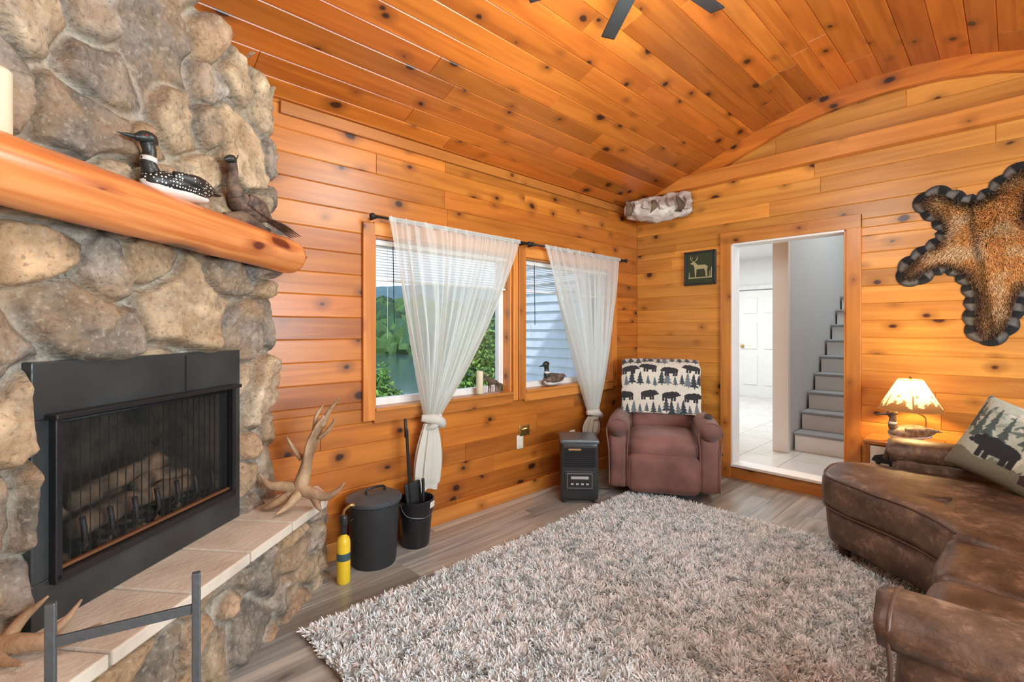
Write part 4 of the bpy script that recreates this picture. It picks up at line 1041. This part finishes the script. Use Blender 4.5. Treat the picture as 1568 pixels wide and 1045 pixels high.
for q in range(m):
    k=(q+1)%m
    fs+=[(3*q,3*k,3*k+1,3*q+1),(3*q+1,3*k+1,3*k+2,3*q+2)]
me=bpy.data.meshes.new('felt_border'); me.from_pydata(vs,[],fs); me.update(); setcol(me,np.array(cols)); o=link(me,'felt_border',FELT,p); so=o.modifiers.new('s','SOLIDIFY'); so.thickness=.004
poly('leather_back',[(v.x,v.y) for v in RS],'x',-.006,.004,CHAR,p)
ra=np.array([(v.x,v.y) for v in RS])
def inside(pt):
    x,y=pt[:,0],pt[:,1]; r=np.zeros(len(x),bool); xa,ya=ra[:,0],ra[:,1]; xb,yb=np.roll(xa,-1),np.roll(ya,-1)
    for i in range(len(xa)):
        c=((ya[i]>y)!=(yb[i]>y))&(x<(xb[i]-xa[i])*(y-ya[i])/(yb[i]-ya[i]+1e-12)+xa[i]); r^=c
    return r
pt=np.random.rand(120000,2)*np.array([1.15,1.3])+np.array([-.5,1.25]); pt=pt[inside(pt)][:40000]
de=np.min(np.hypot(pt[:,None,0]-ra[None,::3,0],pt[:,None,1]-ra[None,::3,1]),axis=1)
nz_=np.array([noise.noise(Vector((a*9,b_*9,1))) for a,b_ in pt])
cen=np.array((.12,1.98)); dc=np.hypot(pt[:,0]-cen[0],(pt[:,1]-cen[1])*.8)
t=np.clip((de-.008)/.06+nz_*.5,0,1)*np.clip(1.6-dc/.38,.18,1); t=t[:,None]
cb=np.array((.11,.06,.035))*(1-t)+np.array((.82,.42,.14))*t
lightp=np.clip(nz_*1.9-.05,0,.7)[:,None]; cb=cb*(1-lightp*t)+np.array((.88,.66,.40))*lightp*t
spine=np.exp(-((pt[:,0]-.16+(pt[:,1]-1.95)*-.12)/.022)**2)[:,None]; cb=cb*(1-.55*spine)
out=pt-cen; out/=np.linalg.norm(out,axis=1)[:,None]+1e-6
P=np.stack([np.full(len(pt),-.006)-.02*np.clip(de/.08,0,1),pt[:,0],pt[:,1]],1)
D=np.stack([-.35*np.ones(len(pt)),out[:,0]*.5,out[:,1]*.5-.5],1)+np.random.randn(len(pt),3)*.18; D/=np.linalg.norm(D,axis=1)[:,None]
blades('fur',P,D,np.random.uniform(.02,.032,len(pt)),.005,cb*np.random.uniform(.75,1.25,(len(pt),1)),FURM,p,droop=.2)

p=E('wax_candle.001',(2.40,YN+.005,.903)); lathe('wax',[(.026,0),(.028,.004),(.028,.17),(.02,.175),(0,.172)],CANDLE,p,seg=20); tube('wick',[(0,0,.17),(.002,0,.185)],[.0015,.001],BLACKP,p,seg=6)
p=E('moose_figurine',(2.53,YN+.0,.903),math.pi)
tube('body',[(-.045,0,.075),(-.02,0,.078),(.02,0,.085),(.045,0,.085)],[(.012,.015),(.018,.02),(.018,.024),(.012,.015)],CHAR,p,seg=12)
for lx in (-.038,.035):
    for sy in (-1,1): tube('leg',[(lx,sy*.01,.07),(lx-.004,sy*.01,.035),(lx,sy*.01,0)],[.008,.005,.005],CHAR,p,seg=8)
tube('neck',[(.04,0,.09),(.06,0,.11),(.075,0,.115)],[.012,.011,.010],CHAR,p,seg=10); tube('head',[(.065,0,.118),(.085,0,.108),(.102,0,.096)],[.010,.010,.007],CHAR,p,seg=10)
for sy in (-1,1): tube('antler',[(.068,sy*.006,.124),(.066,sy*.03,.135),(.06,sy*.045,.15)],[(.003,.003),(.012,.004),(.008,.002)],CHAR,p,seg=8)
p=E('moose_figurine.001',(2.615,YN+.0,.903),math.pi+.4)
tube('body',[(-.03,0,.045),(0,0,.05),(.03,0,.05)],[(.01,.01),(.013,.015),(.01,.011)],CHAR,p,seg=12)
for lx in (-.025,.022):
    for sy in (-1,1): tube('leg',[(lx,sy*.007,.045),(lx,sy*.007,0)],[.005,.004],CHAR,p,seg=8,sm=1)
tube('neck_head',[(.028,0,.055),(.04,0,.07),(.06,0,.062)],[.008,.008,.005],CHAR,p,seg=10)

# ------------------------------------------------------------ ceiling fan
p=E('ceiling_fan',(1.94,1.147,3.07))
lathe('motor',[(.03,.13),(.08,.11),(.10,.07),(.10,.0),(.075,-.03),(.05,-.035)],BLACKM,p,seg=32)
lathe('downrod',[(.015,.12),(.015,.22)],BLACKM,p,seg=14); lathe('canopy',[(.05,.18),(.07,.25)],BLACKM,p,seg=24)
for k in range(6):
    a=math.radians(52+60*k)
    o=rbox('blade_%d'%k,(.37,0,.0),(.42,.08,.010),BLACKP,p,r=.005,rot=(.15,0,0),cuts=6); o.rotation_euler=(0,0,a)
    o=box('blade_iron_%d'%k,(.14,0,-.005),(.12,.03,.008),BLACKM,p); o.rotation_euler=(0,0,a)

# ------------------------------------------------------------ shag rug
p=E('shag_rug')
rx0,rx1,ry0,ry1=.83,3.66,.06,2.24
nx,ny=90,70
vs=[];fs=[]
for j in range(ny+1):
    for i in range(nx+1):
        x=rx0+(rx1-rx0)*i/nx; y=ry0+(ry1-ry0)*j/ny
        e=min(i,nx-i,j,ny-j); vs.append((x,y,.004+(.014+.008*noise.noise(Vector((x*9,y*9,0))))*min(1,e/1.5)))
fs=[(j*(nx+1)+i,j*(nx+1)+i+1,(j+1)*(nx+1)+i+1,(j+1)*(nx+1)+i) for j in range(ny) for i in range(nx)]
me=bpy.data.meshes.new('backing'); me.from_pydata(vs,[],fs); me.update(); setcol(me,np.tile((.40,.425,.43),(len(vs),1))); link(me,'backing',RUGM,p,True)
n=150000
px=np.random.uniform(rx0,rx1,n); py=np.random.uniform(ry0,ry1,n)
jx=np.array([noise.noise_vector(Vector((a*19,b_*19,0)))[:] for a,b_ in zip(px,py)])
j2=np.array([noise.noise(Vector((a*3,b_*3,5))) for a,b_ in zip(px,py)])
D=np.stack([jx[:,0]*1.6,jx[:,1]*1.6,np.full(n,.75)],1)+np.random.randn(n,3)*.16
D[:,0]+=np.where(px<rx0+.04,-.5,0)+np.where(px>rx1-.04,.5,0); D[:,1]+=np.where(py>ry1-.04,.5,0)
D/=np.linalg.norm(D,axis=1)[:,None]
base=np.array((.86,.925,.93)); cl=base[None,:]*(1+jx[:,2:3]*.45+j2[:,None]*.12)*np.random.uniform(.88,1.12,(n,1))
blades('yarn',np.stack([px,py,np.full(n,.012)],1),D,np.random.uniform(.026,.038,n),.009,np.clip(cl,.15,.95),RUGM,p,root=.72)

# ------------------------------------------------------------ outdoors
mesh('ground_lawn',[(-30,3.2,-2.6),(40,3.2,-2.6),(40,17,-2.8),(-30,20,-2.8)],[(0,1,2,3)],GRASS)
mesh('lake',[(-150,14,-3),(200,14,-3),(200,200,-3),(-150,200,-3)],[(0,1,2,3)],WATER)
def hill(name,A,B,h0,h1,depth,seed,m):
    A=Vector(A);B=Vector(B);n=160;k=10;vs=[];fs=[]; d=(B-A).normalized(); nn=Vector((-d.y,d.x,0)); 
    if nn.dot(Vector((.69,.72,0)))<0: nn=-nn
    for i in range(n+1):
        s=i/n; H=h0+(h1-h0)*(noise.noise(Vector((s*3,seed,0)))*.6+.5)
        for j in range(k+1):
            t=j/k; q=A.lerp(B,s)+nn*depth*t; z=-3+H*math.sin(min(1,t*1.3)*math.pi/2)+noise.noise(Vector((s*60,t*6,seed)))*1.1*(t>0)+noise.noise(Vector((s*150,t*15,seed)))*.7*(t>0)
            vs.append((q.x,q.y,z))
    for i in range(n):
        for j in range(k): a=i*(k+1)+j; fs.append((a,a+k+1,a+k+2,a+1))
    mesh(name,vs,fs,m,None,True)
hill('forest_hill',(-40,110,0),(130,45,0),4,9,25,1.3,FOREST)
hill('forest_hill.001',(-80,200,0),(220,120,0),16,34,60,4.3,mat('far_forest',(.13,.20,.20),.95,col2=(.09,.15,.16),vs=.15,bump=.3,bs=1))
bm=bmesh.new(); bmesh.ops.create_icosphere(bm,subdivisions=2,radius=1); tv=np.array([v.co[:] for v in bm.verts]); tf=[tuple(v.index for v in f.verts) for f in bm.faces]; bm.free()
rs=np.random.RandomState(9); vs=[];fs=[];cs=[]
A=np.array((-40,110.));B=np.array((130,45.)); dn=(B-A)/np.linalg.norm(B-A); nn2=np.array((-dn[1],dn[0])); nn2*=np.sign(nn2@np.array((.69,.72)))
for k in range(1100):
    s=rs.uniform(.15,.85); dpt=rs.uniform(-1,16); q=A+(B-A)*s+nn2*dpt; r=rs.uniform(1.2,2.6); z=-3+dpt*.42+r*.7
    g=rs.uniform(.5,1.4); b0=len(vs); dis=1+.28*np.sin(tv[:,0:1]*7+k)*np.cos(tv[:,1:2]*6+k)+.2*rs.randn(len(tv),1)*.6
    P=tv*dis*np.array((r,r,r*rs.uniform(1,1.7)))+np.array((q[0],q[1],z)); vs+=P.tolist(); fs+=[tuple(b0+i for i in f) for f in tf]
    cc=np.array((.09,.17,.04))*g if rs.rand()<.6 else np.array((.05,.11,.045))*g
    cs+=[tuple(cc)]*len(tv)
me=bpy.data.meshes.new('shoreline_trees'); me.from_pydata(vs,[],fs); me.update(); setcol(me,np.array(cs)); link(me,'shoreline_trees',mat('tree_crowns',(.1,.2,.05),.9,attr=True,vs=1.5,bump=0))
def bush(name,c,r,n):
    p=E(name,c); C=np.random.randn(n,3); C/=np.linalg.norm(C,axis=1)[:,None]; rad=np.random.uniform(.55,1,n)**.5
    C=C*rad[:,None]*np.array(r)*(1+.25*np.sin(C[:,0:1]*7)*np.cos(C[:,2:3]*6)); D=np.random.randn(n,3); D/=np.linalg.norm(D,axis=1)[:,None]
    g=np.random.uniform(.5,1.5,(n,1)); blades('leaves',C,D,.09,.05,np.array((.24,.42,.08))*g,mat('foliage',(.2,.4,.1),.7,attr=True,vs=3,bump=0),p)
    tube('trunk',[(0,0,-2.6-c[2]),(0.05,0,-.3)],[.07,.04],CHAR,p,seg=8,sm=1)
bush('shrub',(4.45,8.4,-.75),(.55,.6,1.25),5000)
bush('shrub.001',(6.45,7.7,-.4),(.75,.75,1.75),8000)
bush('shrub.002',(5.6,8.9,-1.8),(1.2,1.0,1.1),5000)

# ------------------------------------------------------------ lights
def area(name,loc,rot,sx,sy,en,col):
    L=bpy.data.lights.new(name,'AREA'); L.shape='RECTANGLE'; L.size=sx; L.size_y=sy; L.energy=en; L.color=col
    o=bpy.data.objects.new(name,L); o.location=loc; o.rotation_euler=rot; COL.objects.link(o); return o
area('south_fill_area',(XW+2.4,YS+.05,1.5),(math.radians(90),0,0),2.3,1.15,180,(.84,.97,.98))  # added area lamp inside the south window, fills the room from behind camera
area('hall_fill_area',(7.2,3.3,2.72),(0,0,0),2.0,1.6,80,(1,1,.95))  # unseen lamp added to brighten the hall, no fixture modelled
area('stairwell_fill_area',(6.6,1.0,4.5),(0,0,0),.8,.5,60,(1,1,.95))  # area light added over the stairs to lift the grey walls
def point(name,loc,en,col,r,parent=None):
    L=bpy.data.lights.new(name,'POINT'); L.energy=en; L.color=col; L.shadow_soft_size=r
    o=bpy.data.objects.new(name,L); o.location=loc; COL.objects.link(o)
    if parent: o.parent=parent
    return o
point('room_fill_point',(1.94,1.147,2.70),66,(.92,1,.92),.32)  # added point fill under the fan, which carries no light kit
point('rear_fill_point',(.6,-1.0,2.4),78,(.91,1,.94),.3)  # extra fill lamp added behind the camera, not tied to any ceiling fixture
S=bpy.data.lights.new('sun','SUN'); S.energy=2.2; S.angle=.05; so=bpy.data.objects.new('sun',S); so.rotation_euler=Vector((.35,.55,-.75)).to_track_quat('-Z','Y').to_euler(); COL.objects.link(so)
w=bpy.data.worlds.new('World'); SC.world=w; w.use_nodes=True; nt=w.node_tree; nt.nodes.clear()
o=nt.nodes.new('ShaderNodeOutputWorld'); bg=nt.nodes.new('ShaderNodeBackground'); tc=nt.nodes.new('ShaderNodeTexCoord'); sp=nt.nodes.new('ShaderNodeSeparateXYZ')
nt.links.new(tc.outputs['Generated'],sp.inputs[0]); f=maprange(nt,sp.outputs[2],0,.6,0,1)
n=nt.nodes.new('ShaderNodeTexNoise'); n.inputs['Scale'].default_value=4; nt.links.new(tc.outputs['Generated'],n.inputs['Vector'])
c=mixc(nt,f,(.72,.82,.95),(.38,.58,.92)); cf=maprange(nt,n.outputs['Fac'],.45,.65,0,.8); c=mixc(nt,cf,c,(.93,.95,.98))
nt.links.new(c,bg.inputs[0]); bg.inputs[1].default_value=1.25; nt.links.new(bg.outputs[0],o.inputs[0])

# ------------------------------------------------------------ camera
cam=bpy.data.cameras.new('camera'); cam.sensor_width=36; cam.lens=735/1568*36; cam.shift_y=-17.5/1568; cam.clip_start=.02; cam.clip_end=1000
co=bpy.data.objects.new('camera',cam); co.location=(0,0,1.4); co.rotation_euler=(math.radians(90),0,math.radians(-43.8)); COL.objects.link(co)
SC.camera=co
vw=SC.view_settings
vw.view_transform='Standard'; vw.look='None'; vw.exposure=0.1
try:
    vw.use_white_balance=True; vw.white_balance_temperature=6050; vw.white_balance_tint=10
except Exception as ex: print(ex)
